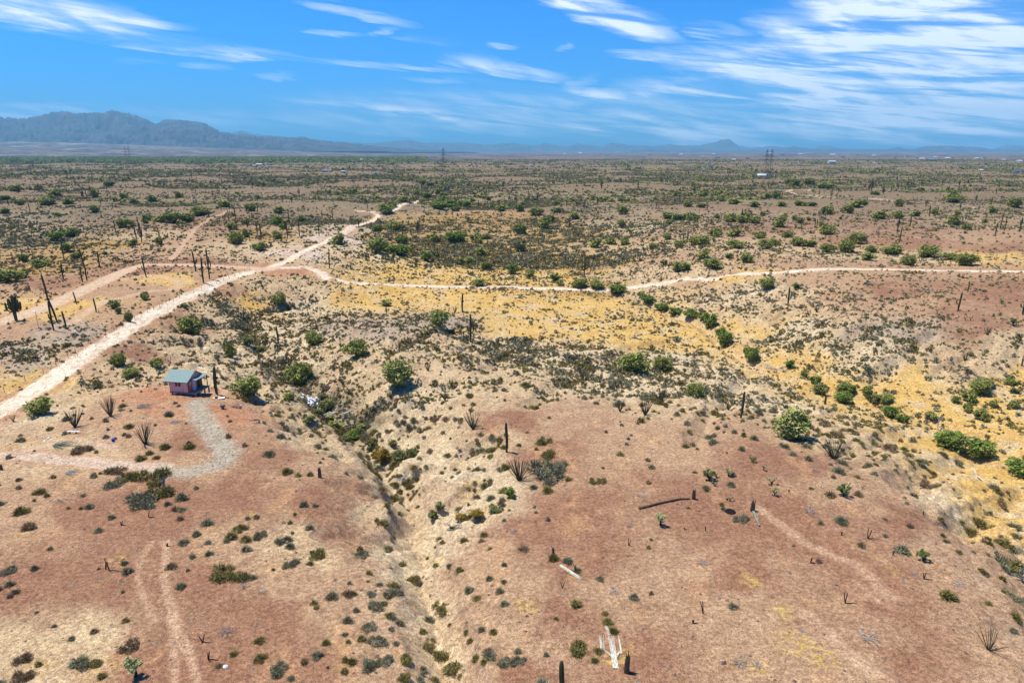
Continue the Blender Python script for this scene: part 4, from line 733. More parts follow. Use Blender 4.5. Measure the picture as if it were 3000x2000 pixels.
DEAD = [(1327,1549,70,'up','grey dead tree lying open-branched in the gully among dry brush'),(1180,1402,62,'flat','fallen grey dead tree across the gully mouth'),(2123,1145,70,'flat','heap of grey dead branches left of the rim saguaro'),(2276,1082,62,'flat','grey brush heap at the edge of the yellow wash'),
 (2034,1056,34,'up','small bleached dead shrub on the tan slope above the wash'),(1450,1036,52,'flat','bleached fallen branches above the middle slope'),(1344,1022,40,'flat','dark fallen branches below the armed saguaro'),(2752,1262,52,'tree','bare grey tree with spreading branches beside the yellow wash at right'),(2780,1056,30,'up','arched dead branch lying on the cream slope at right'),
 (1550,1072,40,'flat','low grey dead brush in the middle slope hollow'),(500,1064,42,'tree','bare dark dead tree behind the cabin'),(262,1146,44,'tree','bare dead tree leaning left between road and cabin'),(960,1212,40,'up','grey leafless tree by the rubbish pile'),(1145,1165,34,'up','grey dead shrub at the foot of the pale green palo verde'),
 (2545,1870,70,'flat','grey dead shrub flat on the red gravel, lower right'),(2995,1700,110,'up','grey dead branches over the dark brush at the right edge'),(2550,830,30,'flat',0),(2510,865,44,'flat',0),(2250,852,40,'flat',0),(2725,852,30,'up',0),(2075,848,44,'flat',0),(1868,880,26,'tree','crooked bare tree beside the green bushes where the road dips'),
 (785,1105,30,'up',0),(830,1052,46,'flat',0),(760,875,44,'flat',0),(2060,1650,42,'shrub',0),(2165,1945,60,'shrub',0),(2215,1950,44,'shrub',0),(665,1855,56,'shrub','grey twiggy dead shrub on the red gravel, lower left'),(770,1735,34,'shrub',0),(715,1718,32,'shrub',0),(1800,1735,42,'shrub',0),(2370,1500,46,'shrub',0),(1880,1455,36,'shrub',0),(1505,1560,40,'shrub',0),(1845,1540,34,'shrub',0),
 (2350,1850,26,'shrub',0),(2810,1715,44,'shrub',0),(1280,1625,34,'shrub',0),(2390,1380,30,'shrub',0),(2680,1685,30,'shrub',0)]
pts = ground([t[0] for t in DEAD], [t[1] for t in DEAD])
for i, ((px, py, w, st, lb), P) in enumerate(zip(DEAD, pts)):
    wm_ = w*depth(P)/F; me = {'up': DM[i % 3], 'flat': DF[i % 3], 'tree': DT, 'shrub': DB[i % 2]}[st]; k = wm_*(.75 if st != 'tree' else .8)
    o = link('dead_tree' if st != 'shrub' else 'dead_shrub', me, loc=(P[0], P[1], P[2]), rot=(0, 0, i*2.1), scale=(k, k, k*(.8 if st != 'tree' else 1)))
    nm = {'up': 'grey dead tree', 'flat': 'flattened heap of grey branches', 'tree': 'bare dead tree', 'shrub': 'small twiggy grey dead shrub'}[st]
    tag(o, lb or where_label(nm, px, py, 0), 'dead shrub' if st == 'shrub' else 'dead tree', 'dead wood on the slopes')
# fallen bundles of cane
def cane_heap(px, py, w, label, m, n=34, seed=1):
    P = g1(px, py); wm_ = w*depth(P)/F; rg = random.Random(seed); b = MB()
    for i in range(n):
        a = rg.uniform(-.7, .7); L_ = rg.uniform(.3, .55)*wm_; z = rg.uniform(.05, .35)*wm_*.4; x0 = -.45*wm_
        b.tube([(x0, 0, .04), (x0+L_*math.cos(a), L_*math.sin(a), z+.05), (x0+2*L_*math.cos(a*.9), 2*L_*math.sin(a*.9), .05)], [.03, .025, .012], 4)
    o = b.obj('fallen_canes', m); o.location = P; o.rotation_euler = (0, 0, rg.uniform(-.3, .3)); tag(o, label, 'branch heap')
M_CANE = mat('dry_grey_canes', (.13,.15,.10), .9, rgb2=(.28,.29,.20), scale=4)
cane_heap(183, 1307, 74, 'arched heap of fallen grey-green canes beside the lower track', M_CANE, 40, 1)
cane_heap(420, 1194, 48, 'small fan of fallen grey-green canes on the orange slope left of the cabin', M_CANE, 26, 2)
cane_heap(213, 1386, 50, 'thin flat scatter of dry canes on the red gravel below the driveway', M_DEAD, 16, 3)
cane_heap(512, 1239, 40, 'faint flat patch of grey twigs left of the gravel driveway', M_DEAD, 16, 4)
def stump(px, py, h, label, m=M_SAGD, lean=0, fat=.22, prongs=5):
    P = g1(px, py); hm = top_h(P, py-h); b = MB(); rg = random.Random(px)
    rib_tube(b, [(0, 0, -.1), (0, 0, hm*.3), (lean*hm*.3, 0, hm*.62)], [fat*1.1, fat, fat*.85], 12, .12)
    for k in range(prongs):
        a = 6.283*k/prongs; r = fat*.6; b.tube([(r*math.cos(a), r*math.sin(a), hm*.5), (r*math.cos(a)*1.05 + lean*hm*.7, r*math.sin(a), hm*rg.uniform(.72, 1.0))], [fat*.38, fat*.12], 5)
    o = b.obj('saguaro_stump', m); o.location = P; tag(o, label, 'stump')
stump(2032,1461,30,'dark saguaro stump at the right end of the long brown fallen trunk',fat=.26)
stump(2204,1497,32,'dark broken saguaro stump with a greenish fallen trunk at its foot',fat=.30,lean=.1)
stump(1621,1626,32,'slim reddish stump behind the small white fallen log',fat=.16,lean=-.15,prongs=2)
stump(1836,1967,60,'tall jagged dark stump beside the large bleached fallen saguaro',fat=.26,lean=.05)
stump(937,1397,32,'dark stump with pale ribs trailing right, left of the gully',fat=.26)
stump(4,1376,22,'dark stump cut by the left edge below the driveway',fat=.22)
stump(2417,1184,34,'brown dead saguaro stub with short top arms at the edge of the wash',fat=.24)
stump(2993,1071,32,'thin dark stub at the right edge on the cream slope',fat=.18)
stump(1492,977,12,'tiny dark red stub alone on the yellow flat',fat=.2)
stump(480,1430,36,'weathered pale grey stump among olive shrubs below the driveway',M_DEAD,.25,.2,6)
stump(2130,1465,8,'low dark stub among the pale chollas',fat=.14)
# fallen saguaros
def ribs(b, p0, p1, w, n, rg, r=.026, lift=.10):
    d = Vector(p1) - Vector(p0); s = Vector((-d.y, d.x, 0)).normalized()
    for i in range(n):
        o = rg.uniform(-.5, .5)*w; o2 = o*rg.uniform(.6, 1.4); a = Vector(p0) + s*o; c = Vector(p1)*1 + s*o2 - d*rg.uniform(0, .2)
        mid = (a+c)/2 + Vector((0, 0, lift)); b.tube([a + Vector((0, 0, .05)), mid, c + Vector((0, 0, .04))], [r, r*1.1, r*.6], 5)
def local(px, py, O): P = g1(px, py); return (P[0]-O[0], P[1]-O[1], P[2]-O[2])
rg = random.Random(3)
O = g1(1803,1957); e = bpy.data.objects.new('fallen_saguaro', None); col.objects.link(e); e.location = O
tag(e, 'large bleached fallen saguaro skeleton with its arms spread on the red gravel', 'fallen cactus')
b = MB(); ribs(b, local(1803,1957,O), local(1786,1855,O), .55, 16, rg); b.obj('trunk', M_BLEACH, e)
b = MB(); ribs(b, local(1795,1925,O), local(1765,1900,O), .2, 5, rg); ribs(b, local(1765,1905,O), local(1762,1860,O), .4, 7, rg); b.obj('arm', M_BLEACH, e)
b = MB(); ribs(b, local(1806,1925,O), local(1818,1905,O), .2, 5, rg); ribs(b, local(1820,1915,O), local(1812,1862,O), .35, 7, rg); b.obj('arm', M_BLEACH, e)
b = MB(); ribs(b, local(1786,1860,O), local(1773,1830,O), .3, 6, rg); b.obj('tip', M_BLEACH, e)
def fallen(pts_, w, m, label, n=8, r=.04, log=0):
    O = g1(*pts_[0]); b = MB(); rg = random.Random(pts_[0][0])
    q = [local(a[0], a[1], O) for a in pts_]
    if log: rib_tube(b, [(x, y, z+log*.8) for x, y, z in q], [log]+[log*.9]*(len(q)-2)+[log*.5], 12)
    else:
        for a, c in zip(q[:-1], q[1:]): ribs(b, a, c, w, n, rg, r, .06)
    o = b.obj('fallen_saguaro', m); o.location = O; tag(o, label, 'fallen cactus')
fallen([(1640,1655),(1706,1699)], .32, M_BLEACH, 'white split fallen saguaro log pointing down right, by the slim stump', 9)
fallen([(1872,1492),(1930,1476),(1990,1464),(2022,1462)], .3, M_SAGD, 'long brown fallen saguaro trunk lying across the red gravel', log=.17)
fallen([(2207,1502),(2216,1522),(2225,1542)], .3, M_CANE, 'short greenish fallen saguaro trunk below the dark broken stump', log=.2)
fallen([(945,1391),(985,1394),(1015,1396)], .12, M_BLEACH, 'thin pale ribs trailing right from the stump left of the gully', 3)
fallen([(2850,1370),(2862,1395),(2890,1415)], .35, M_BLEACH, 'bleached fallen saguaro ribs on the cream slope at the right edge', 7)
fallen([(2815,1107),(2860,1105),(2905,1103)], .3, M_DEAD, 'grey fallen trunk lying along the shelf of the yellow wash', 6)
def twigs(px, py, h, label, seed):
    P = g1(px, py); hm = top_h(P, py-h); rg = random.Random(seed); b = MB()
    for k in range(rg.choice([2, 2, 3])):
        a = rg.uniform(0, 6.28); r = rg.uniform(.1, .35)*hm
        b.tube([(0, 0, -.05), (r*.5*math.cos(a), r*.5*math.sin(a), hm*.45), (r*math.cos(a), r*math.sin(a)*.5, hm*rg.uniform(.75, 1))], [.06, .05, .04], 6)
    if rg.random() < .6: b.tube([(0, 0, .04), (hm*.5, -hm*.05, .06), (hm*.9, -hm*.12, .05)], [.05, .04, .02], 5)
    o = b.obj('dead_cholla', M_CHT); o.location = P; tag(o, label, 'dead cactus', 'dead cholla sticks standing on the red gravel')
for i, (px, py, h) in enumerate([(321,1671,38),(594,1881,26),(611,1932,30),(2060,1797,40),(2476,1767,34),(2542,1577,32),(2374,1648,16),(2615,1626,16),(2707,1696,22),(2067,1554,16),(2030,1826,14),(1648,1722,20),(1687,1672,22),(1842,1598,20),(2005,1551,8),(310,1668,22),(356,1538,14),(2466,1568,12),(435,1515,24),(490,1600,12),(1625,1130,16),(2311,1440,8),(2705,1508,12)]):
    twigs(px, py, h, where_label('dark forked dead cholla stick', px, py, 0), i)

# ------------------------------------------------------------------ cabin
M_PINK = mat('wall_pink', (.70,.36,.31), .8, rgb2=(.80,.47,.41), scale=1.3, stretch=(2, 2, .5)); M_ORG = mat('wall_orange', (.58,.10,.025), .8, rgb2=(.70,.17,.05), scale=2)
M_DARK = mat('dark_trim_and_shade', (.03,.035,.03), .7); M_DECK = mat('weathered_deck', (.22,.15,.13), .9, rgb2=(.36,.26,.24), scale=3)
M_GLASS = mat('window_glass', (.02,.025,.025), .15, spec=.5); M_WHITE = mat('white_paint', (.75,.72,.70), .7, rgb2=(.62,.60,.58), scale=2); M_CONC = mat('pale_board', (.68,.64,.55), .85, rgb2=(.78,.74,.64), scale=2)
M_BLUE = mat('pale_blue_paint', (.35,.55,.8), .7); M_MAG = mat('red_pink_paint', (.55,.10,.14), .7, rgb2=(.62,.22,.25), scale=2)
def shingle():
    m = bpy.data.materials.new('blue_grey_shingles'); m.use_nodes = True; t = m.node_tree; b = t.nodes['Principled BSDF']; b.inputs['Roughness'].default_value = .8
    c = t.nodes.new('ShaderNodeTexCoord'); k = t.nodes.new('ShaderNodeTexBrick'); k.inputs['Scale'].default_value = 5; k.inputs['Color1'].default_value = (.20,.29,.25,1); k.inputs['Color2'].default_value = (.29,.38,.33,1); k.inputs['Mortar'].default_value = (.10,.14,.14,1); k.inputs['Mortar Size'].default_value = .04
    t.links.new(c.outputs['Object'], k.inputs['Vector']); t.links.new(k.outputs[0], b.inputs['Base Color']); return m
M_ROOF = shingle()
e = bpy.data.objects.new('cabin', None); col.objects.link(e)
CO = (-67.87, 127.97); cz = zat(-66, 130) ; e.location = (CO[0], CO[1], float(cz) + .38); e.rotation_euler = (0, 0, -R(10.1))
tag(e, 'small pink and orange cabin with blue-grey roof raised on posts beside the gravel drive', 'cabin')
W_, D_, ZF, ZT, ZR = 4.0, 4.6, .72, 3.15, 4.45
b = MB(); b.box((0, 0, ZF), (W_, .1, ZT)); b.box((0, .1, ZF), (.1, D_-.1, ZT)); b.box((0, D_-.1, ZF), (W_, D_, ZT))
for x in (0, W_-.1): b.add([(x, 0, ZT), (x, D_, ZT), (x, D_/2, ZR), (x+.1, 0, ZT), (x+.1, D_, ZT), (x+.1, D_/2, ZR)], [(0, 1, 2), (3, 5, 4), (0, 2, 5, 3), (1, 4, 5, 2), (0, 3, 4, 1)])
wl = b.obj('wall', M_PINK, e)
b = MB()
for x in (1.33, 2.66): b.box((x-.012, -.008, ZF), (x+.012, 0.0, ZT))
b.obj('panel_seam', M_DECK, wl)
b = MB(); b.box((W_-.1, .102, ZF), (W_-.01, 1.32, ZT)); b.box((W_-.1, 3.85, ZF), (W_-.01, D_-.102, ZT)); b.obj('orange_wall', M_ORG, e)
b = MB(); b.box((W_-.1, 1.322, ZF), (W_-.012, 2.9, ZT)); b.obj('pink_side_wall', M_MAG, e)
b = MB()
for x, y in ((-.03, -.03), (W_-.03, -.03), (-.03, D_-.03)): b.box((x, y, ZF-.02), (x+.07, y+.07, ZT+.02))
b.box((0.04, -.02, ZF-.04), (W_-.03, -.002, ZF+.03)); b.obj('corner_trim', M_DARK, e)
wi = MB().box((1.28, -.04, 1.95), (2.42, .002, 3.02)).obj('window', M_DARK, e); g = MB()
g.box((1.36, -.05, 2.03), (1.80, -.041, 2.94)); g.box((1.90, -.05, 2.03), (2.34, -.041, 2.94)); g.obj('pane', M_GLASS, wi)
MB().box((1.815, -.058, 2.03), (1.885, -.042, 2.94)).obj('mullion', M_WHITE, wi)
wi = MB().box((W_-.008, .28, 1.80), (W_+.03, 1.22, 2.85)).obj('window', M_DARK, e); MB().box((W_+.031, .36, 1.9), (W_+.04, 1.14, 2.77)).obj('pane', mat('pale_window_cover', (.42,.40,.40), .5), wi)
MB().box((3.45, -.014, 1.62), (3.78, -.002, 1.85)).obj('wall_notice', M_BLUE, e)
dr = MB().box((W_+.0, 1.40, ZF+.02), (W_+.62, 1.46, 2.75)).obj('open_door', M_WHITE, e); MB().box((W_+.50, 1.385, 1.65), (W_+.56, 1.398, 1.80)).obj('handle', M_DARK, dr)
dr = MB().box((W_-.009, 2.05, ZF+.02), (W_+.03, 2.8, 2.78)).obj('door', mat('door_pink', (.62,.30,.36), .7), e); MB().box((W_+.032, 2.12, 1.65), (W_+.07, 2.2, 1.75)).obj('handle', M_DARK, dr)
MB().box((W_-.09, 2.95, ZF+.02), (W_-.03, 3.84, 2.85)).obj('doorway_shade', M_DARK, e)  # dark panel filling the open doorway, its colour stands in for the shade inside
b = MB(); y0, z0 = -.55, ZT - .30; sl = (ZR-ZT)/(D_/2)
za = ZT - .55*sl
for (ya, yb, zza, zzb) in ((-.55, D_/2, za+.03, ZR+.06), (D_+.5, D_/2, ZT-.5*sl+.03, ZR+.06)):
    x0, x1 = -.95, W_+.35
    b.add([(x0, ya, zza), (x1, ya, zza), (x1, yb, zzb), (x0, yb, zzb), (x0, ya, zza+.09), (x1, ya, zza+.09), (x1, yb, zzb+.09), (x0, yb, zzb+.09)], [(0,3,2,1),(4,5,6,7),(0,1,5,4),(1,2,6,5),(2,3,7,6),(3,0,4,7)])
rf = b.obj('roof', M_ROOF, e)
b = MB(); x0, x1 = -.97, W_+.37
b.box((x0, -.59, za+.0), (x1, -.552, za+.13))
b.obj('fascia', M_DARK, rf)
b = MB(); b.add([(W_+.12, .75, 3.22), (W_+1.30, .75, 2.98), (W_+1.30, D_+.1, 2.98), (W_+.12, D_+.1, 3.22), (W_+.12, .75, 3.30), (W_+1.30, .75, 3.06), (W_+1.30, D_+.1, 3.06), (W_+.12, D_+.1, 3.30)], [(0,3,2,1),(4,5,6,7),(0,1,5,4),(1,2,6,5),(2,3,7,6),(3,0,4,7)]); b.obj('porch_roof', M_ROOF, e)
for y in (2.6, D_-.1): MB().box((W_+1.12, y-.06, ZF), (W_+1.24, y+.06, 3.0)).obj('porch_post', M_DARK, e)
b = MB()
for k in range(10): b.box((W_+.01, .02+k*.46, ZF-.06), (W_+1.45, .02+k*.46+.44, ZF))
b.obj('deck', M_DECK, e)
b = MB(); b.box((-.1, -.12, ZF-.26), (W_+1.5, -.03, ZF-.02)); b.box((W_+1.42, -.03, ZF-.26), (W_+1.5, D_+.05, ZF-.02)); b.box((-.1, -.03, ZF-.26), (-.02, D_+.05, ZF-.02)); b.box((0, .0, ZF-.16), (W_, D_, ZF-.07)); b.obj('floor_beam', M_DECK, e)
for x in (.3, 2.0, 3.7, W_+1.38):
    for y in (.1, 1.6, 3.1, D_-.15): MB().box((x-.11, y-.11, -.7), (x+.11, y+.11, ZF-.27)).obj('support_post', M_DECK if x > .5 else M_ORG, e)

def put(b, name, m, px, py, label, cat, rz=0, lift=0, group=None):
    P = g1(px, py); o = b.obj(name, m); o.location = (P[0], P[1], P[2]+lift); o.rotation_euler = (0, 0, rz); return tag(o, label, cat, group)
# bits around the cabin
P = g1(636, 1166); e2 = bpy.data.objects.new('board', None); col.objects.link(e2); e2.location = P; e2.rotation_euler = (0, 0, .18); tag(e2, 'long pale board on the ground with a dark block on it, below the cabin saguaro', 'board')
MB().box((-1.45, -.42, 0), (1.45, .42, .07)).obj('plank', M_CONC, e2); MB().box((-.35, -.36, .071), (.1, .36, .30)).obj('dark_block', M_DARK, e2)
put(MB().box((-.65, -.28, 0), (.65, .28, .06)), 'slab', M_CONC, 553, 1160, 'small pale slab on the ground in front of the cabin deck', 'slab', -.1)
put(MB().box((-1.3, -.2, 0), (1.3, .2, .08)), 'timber', M_CONC, 580, 1076, 'pale timber lying behind the cabin roof', 'timber', -.25)
b = MB(); b.tube([(0, 0, 0), (0, 0, .25), (0, 0, .30)], [.22, .2, .15], 12); b.tube([(0, 0, .32), (0, 0, .45), (0, 0, .75)], [.30, .44, .46], 16); b.tube([(0, 0, .755), (0, 0, .80)], [.48, .46], 16)
put(b, 'fire_barrel', M_DEADD, 653, 1197, 'dark round fire barrel on the ground right of the gravel drive', 'fire barrel')
P = g1(694, 1195); e2 = bpy.data.objects.new('bench', None); col.objects.link(e2); e2.location = P; e2.rotation_euler = (0, 0, -.32); tag(e2, 'low weathered bench with a short upright, right of the fire barrel', 'bench')
MB().box((-1.0, -.3, .30), (1.0, .3, .37)).obj('seat', M_DEADD, e2)
for x in (-.85, .85): MB().box((x-.06, -.28, 0), (x+.06, .28, .298)).obj('leg', M_DEADD, e2)
MB().box((.90, -.1, .372), (1.1, .12, .7)).obj('upright', M_WHITE, e2)
P = g1(744, 1236); b = MB(); rg = random.Random(5)
for k in range(18):
    a = 6.283*k/18; s = rg.uniform(.10, .16); c = (.92*math.cos(a), .92*math.sin(a)); n = len(b.v)
    b.tube([(c[0], c[1], -.05), (c[0], c[1], s*.8), (c[0], c[1], s*1.3)], [s, s*.95, s*.4], 6)
o = b.obj('stone_ring', M_DEADD); o.location = P; tag(o, 'ring of dark stones round a fire pit right of the gravel drive', 'fire pit')
def debris(px, py, w, n, seed, name, m, label, cat, board=False, zh=.5):
    P = g1(px, py); wm_ = w*depth(P)/F; rg = random.Random(seed); b = MB()
    for i in range(n):
        r = abs(rg.gauss(0, .28)); a = rg.uniform(0, 6.28); x, y = wm_*r*math.cos(a), wm_*r*math.sin(a)*1.1; z = zat(P[0]+x, P[1]+y)-P[2] + zh*rg.uniform(0, 1)*max(0, 1-r*1.6)
        L_ = rg.uniform(.8, 2.4) if board else rg.uniform(.15, .6); w2 = .08 if board else rg.uniform(.1, .4); t = rg.uniform(0, 3.14) if not board else rg.gauss(.5, .5); tl = rg.uniform(-.3, .3) if board else rg.uniform(-.9, .9)
        ct, st, cl, sl_ = math.cos(t), math.sin(t), math.cos(tl), math.sin(tl)
        def M(p, x=x, y=y, z=z, ct=ct, st=st, cl=cl, sl_=sl_): X = p[0]*cl; Zz = p[0]*sl_ + p[2]; return (x + X*ct - p[1]*st, y + X*st + p[1]*ct, z + Zz + .03)
        b.box((-L_/2, -w2/2, 0), (L_/2, w2/2, .05), M)
    o = b.obj(name, m); o.location = P; return tag(o, label, cat)
debris(915, 1183, 74, 230, 1, 'rubbish_pile', mat('rubbish', (.42,.43,.44), .7, rgb2=(.9,.9,.9), scale=2.5), 'pile of white and grey rubbish dumped at the head of the gully', 'rubbish pile', zh=.9)
debris(975, 1213, 50, 26, 2, 'board_pile', M_CONC, 'jumble of pale broken boards right of the white rubbish pile', 'board pile', True)
debris(1017, 1212, 40, 18, 3, 'board_pile', M_CONC, 'smaller heap of whitish sticks at the right end of the rubbish', 'board pile', True)
debris(143, 1284, 26, 9, 4, 'litter', M_WHITE, 'white litter beside the lower left track', 'litter', zh=.1)
b = MB(); b.tube([(0, 0, 0), (0, 0, .5)], [.2, .26], 14); put(b, 'bucket', mat('blue_plastic', (.02,.06,.45), .4), 332, 1293, 'small blue bucket left of the driveway bend', 'bucket')
P = g1(217, 1270); e2 = bpy.data.objects.new('trestle', None); col.objects.link(e2); e2.location = P; e2.rotation_euler = (0, 0, -.05); tag(e2, 'long white plank on a short trestle beside the narrow ocotillo', 'trestle')
MB().box((-1.1, -.15, .32), (1.1, .15, .40)).obj('plank', M_WHITE, e2)
for x in (-.7, .4): MB().box((x-.06, -.12, -.05), (x+.06, .12, .319)).obj('leg', M_DARK, e2)
b = MB(); b.add([(0,0,.03),(.6,.1,.05),(.5,.35,.12),(.1,.3,.22)], [(0,1,2,3),(3,2,1,0)]); put(MB().box((-.35, -.1, 0), (.35, .1, .1)), 'cloth', mat('pink_cloth', (.6,.35,.55), .9), 1350, 1331, 'scrap of pink cloth on the cream gully slope', 'cloth', 1.0)
put(MB().tube([(0,0,0),(0,.0,.1),(.05,0,.2)], [.2,.25,.1], 7), 'plastic_bag', M_WHITE, 661, 1954, 'small white plastic bag on the red gravel in front', 'plastic bag')
# a dark round hole cover on the gravel
b = MB(); b.tube([(0, 0, -.1), (0, 0, .09), (0, 0, .10)], [.72, .70, .60], 22); put(b, 'pit_cover', mat('black_rubber', (.006,.006,.006), .9), 2139, 1499, 'round black cover lying on the red gravel beside a grey shrub', 'pit cover')
# slender pole with a base and a small flat head
P = g1(113, 962); hp = top_h(P, 912); e2 = bpy.data.objects.new('light_pole', None); col.objects.link(e2); e2.location = P; tag(e2, 'slender pole with a flat head standing on a square base near the left edge', 'pole')
MB().tube([(0, 0, 0), (0, 0, hp)], .06, 8).obj('pole', M_DEADD, e2); MB().box((-.55, -.4, -.05), (.55, .4, .18)).obj('base', M_DEAD, e2); MB().box((-1.1, -.25, hp), (.15, .25, hp+.07)).obj('panel', M_WHITE, e2)

# ------------------------------------------------------------------ wire fences
M_POST = mat('fence_post', (.06,.045,.035), .9, rgb2=(.14,.11,.09), scale=4)
def fence(pix, sp, h, label, posth=None):
    W = [g1(a, b) for a, b in pix]; e = bpy.data.objects.new('wire_fence', None); col.objects.link(e); e.location = W[0]; tag(e, label, 'fence')
    P = []
    for a, c in zip(W[:-1], W[1:]):
        n = max(1, int(round(math.dist(a[:2], c[:2])/sp)))
        for k in range(n): t = k/n; x, y = a[0]+(c[0]-a[0])*t, a[1]+(c[1]-a[1])*t; P.append((x, y, float(zat(x, y))))
    P.append(W[-1]); pm = MB().tube([(0, 0, -.2), (0, 0, h), (0, 0, h+.02)], [.055, .05, .02], 6).mesh('post', M_POST)
    for p in P[:100]: link('post', pm, e, (p[0]-W[0][0], p[1]-W[0][1], p[2]-W[0][2]))
    b = MB()
    for z in (.35, .7, 1.05):
        b.tube([(p[0]-W[0][0], p[1]-W[0][1], p[2]-W[0][2]+z*h/1.2) for p in P], .009, 3)
    b.obj('wire', M_POST, e)
fence([(-60,1190),(13,1148),(74,1116),(128,1095),(200,1048),(260,1003),(332,963),(395,935),(468,899),(544,864),(655,822),(731,789)], 4.6, 1.25, 'long wire fence on thin dark posts following the left side of the dirt road')
fence([(731,789),(660,781),(600,776),(520,772),(462,769),(440,768)], 5.5, 1.3, 'wire fence crossing the field from the road junction towards the gate')
def gate(x0, x1, py, label):
    a, c = g1(x0, py), g1(x1, py); e = bpy.data.objects.new('field_gate', None); col.objects.link(e); e.location = a; tag(e, label, 'gate'); d = (c[0]-a[0], c[1]-a[1], c[2]-a[2])
    for k in range(4): t = k/3; MB().tube([(d[0]*t, d[1]*t, d[2]*t-.2), (d[0]*t, d[1]*t, d[2]*t+1.6)], .09, 6).obj('post', M_POST, e)
    b = MB()
    for z in (.5, 1.0, 1.5): b.tube([(0, 0, z), (d[0], d[1], d[2]+z)], .05, 5)
    b.obj('rail', M_POST, e)
gate(374, 402, 774, 'dark railed gate left of the field track bend'); gate(440, 461, 773, 'dark railed gate right of the field track bend')

# ------------------------------------------------------------------ pylons
M_STEEL = mat('galvanised_steel', (.06,.065,.07), .6, metallic=.3)
def pylon(px, py, h, label, twin=True, group='pylons on the plain'):
    P = g1(px, py); hm = top_h(P, py-h); e = bpy.data.objects.new('pylon', None); col.objects.link(e); e.location = P; e.rotation_euler = (0, 0, .5); tag(e, label, 'pylon', group); r = .12
    b = MB(); lv = [(0, 4.6), (.22, 3.3), (.42, 2.2), (.60, 1.5), (.74, 1.3), (.88, 1.1), (1.0, .25)]
    C = lambda z, w: [(w, w, z*hm), (-w, w, z*hm), (-w, -w, z*hm), (w, -w, z*hm)]
    for (z0, w0), (z1, w1) in zip(lv[:-1], lv[1:]):
        a, c = C(z0, w0), C(z1, w1)
        for k in range(4):
            b.tube([a[k], c[k]], r, 4); b.tube([a[k], c[(k+1) % 4]], r*.6, 3); b.tube([a[(k+1) % 4], c[k]], r*.6, 3); b.tube([c[k], c[(k+1) % 4]], r*.6, 3)
    b.obj('lattice_mast', M_STEEL, e)
    for z, w in ((.66, 5.5), (.78, 7.0), (.90, 5.0)):
        b = MB(); b.tube([(-w, 0, z*hm), (0, -.9, z*hm+.9), (w, 0, z*hm)], r*.8, 4); b.tube([(-w, 0, z*hm), (0, .9, z*hm+.9), (w, 0, z*hm)], r*.8, 4); b.tube([(-w, 0, z*hm), (w, 0, z*hm)], r*.7, 4)
        for s in (-w, w): b.tube([(s, 0, z*hm), (s, 0, z*hm-1.8)], r*.7, 4)
        b.obj('cross_arm', M_STEEL, e)
pylon(1300, 522, 88, 'lone steel lattice pylon on the plain left of centre')
pylon(2240, 530, 92, 'left one of the pair of steel lattice pylons at right'); pylon(2253, 533, 96, 'right one of the pair of steel lattice pylons at right')
pylon(375, 506, 78, 'left one of the hazy pair of pylons below the mountains'); pylon(386, 503, 76, 'right one of the hazy pair of pylons below the mountains')

# ------------------------------------------------------------------ far houses and sheds
def build_mesh(w, d, h, flat):
    b = MB(); b.box((-w/2, -d/2, -1), (w/2, d/2, h)); r = MB()
    if flat: r.box((-w/2-.3, -d/2-.3, h+.003), (w/2+.3, d/2+.3, h+.3))
    else: r.add([(-w/2-.4, -d/2-.4, h), (w/2+.4, -d/2-.4, h), (w/2+.4, d/2+.4, h), (-w/2-.4, d/2+.4, h), (-w/2-.4, 0, h+d*.28), (w/2+.4, 0, h+d*.28)], [(0, 1, 5, 4), (2, 3, 4, 5), (0, 4, 3), (1, 2, 5), (0, 3, 2, 1)])
    return b, r
MW = [mat('stucco_white', (.50,.48,.45), .8), mat('stucco_tan', (.50,.38,.27), .8), mat('siding_grey', (.40,.42,.45), .8), mat('siding_dark', (.05,.055,.06), .8), mat('siding_blue', (.18,.28,.42), .8)]
MR = [mat('roof_metal', (.46,.48,.50), .7), mat('roof_brown', (.20,.10,.07), .8), mat('roof_slate', (.12,.15,.18), .8)]
WN = ['white', 'tan', 'grey', 'dark', 'blue']; RN = ['pale', 'brown', 'slate']
BLD = [(2729,472,22,3,2),(2436,478,22,0,0),(2232,519,24,0,0),(2257,518,9,0,2),(2081,488,18,0,0),(2060,502,10,2,2),(2872,502,12,2,0),(2982,506,26,4,0),(2700,468,14,0,0),(2775,466,12,1,0),(2790,464,10,0,1),(2860,467,14,0,0),(2985,475,16,2,0),
 (760,485,16,0,0),(745,488,10,0,0),(790,486,12,4,0),(960,507,26,3,2),(945,505,8,2,1),(780,496,8,2,2),(1006,509,10,0,0),(1060,470,10,0,0),(1090,471,8,0,0),(1270,462,14,0,0),(1255,463,8,1,1),(1100,512,8,4,2),(1555,487,9,0,0),
 (1775,444,10,0,0),(1810,447,14,0,0),(1835,449,16,3,2),(1865,446,20,0,0),(1885,448,16,0,0),(1760,452,12,1,1),(1905,455,10,1,1),(1775,456,10,2,2),(1885,463,7,4,2),(1995,454,10,0,0),(2060,460,8,0,0),(2100,463,16,4,2),(2090,452,10,0,0),(2130,452,12,2,1),(2255,450,12,0,0),
 (2290,455,14,1,0),(2320,456,10,0,1),(2345,453,12,2,0),(2465,461,18,1,1),(2440,455,14,0,0),(2510,454,12,2,2),(2560,458,10,0,0),(2655,460,10,0,0),(2690,464,12,4,2),(2620,463,10,1,1),(2740,462,10,0,0),(2880,464,12,0,0),(2940,470,10,1,0),(2910,485,9,0,0),(1655,452,9,0,0),(1700,450,10,1,0),(2150,470,12,0,0),(2190,465,10,3,2),(1990,478,8,0,0),(2560,480,9,0,0)]
pts = ground([t[0] for t in BLD], [t[1] for t in BLD])
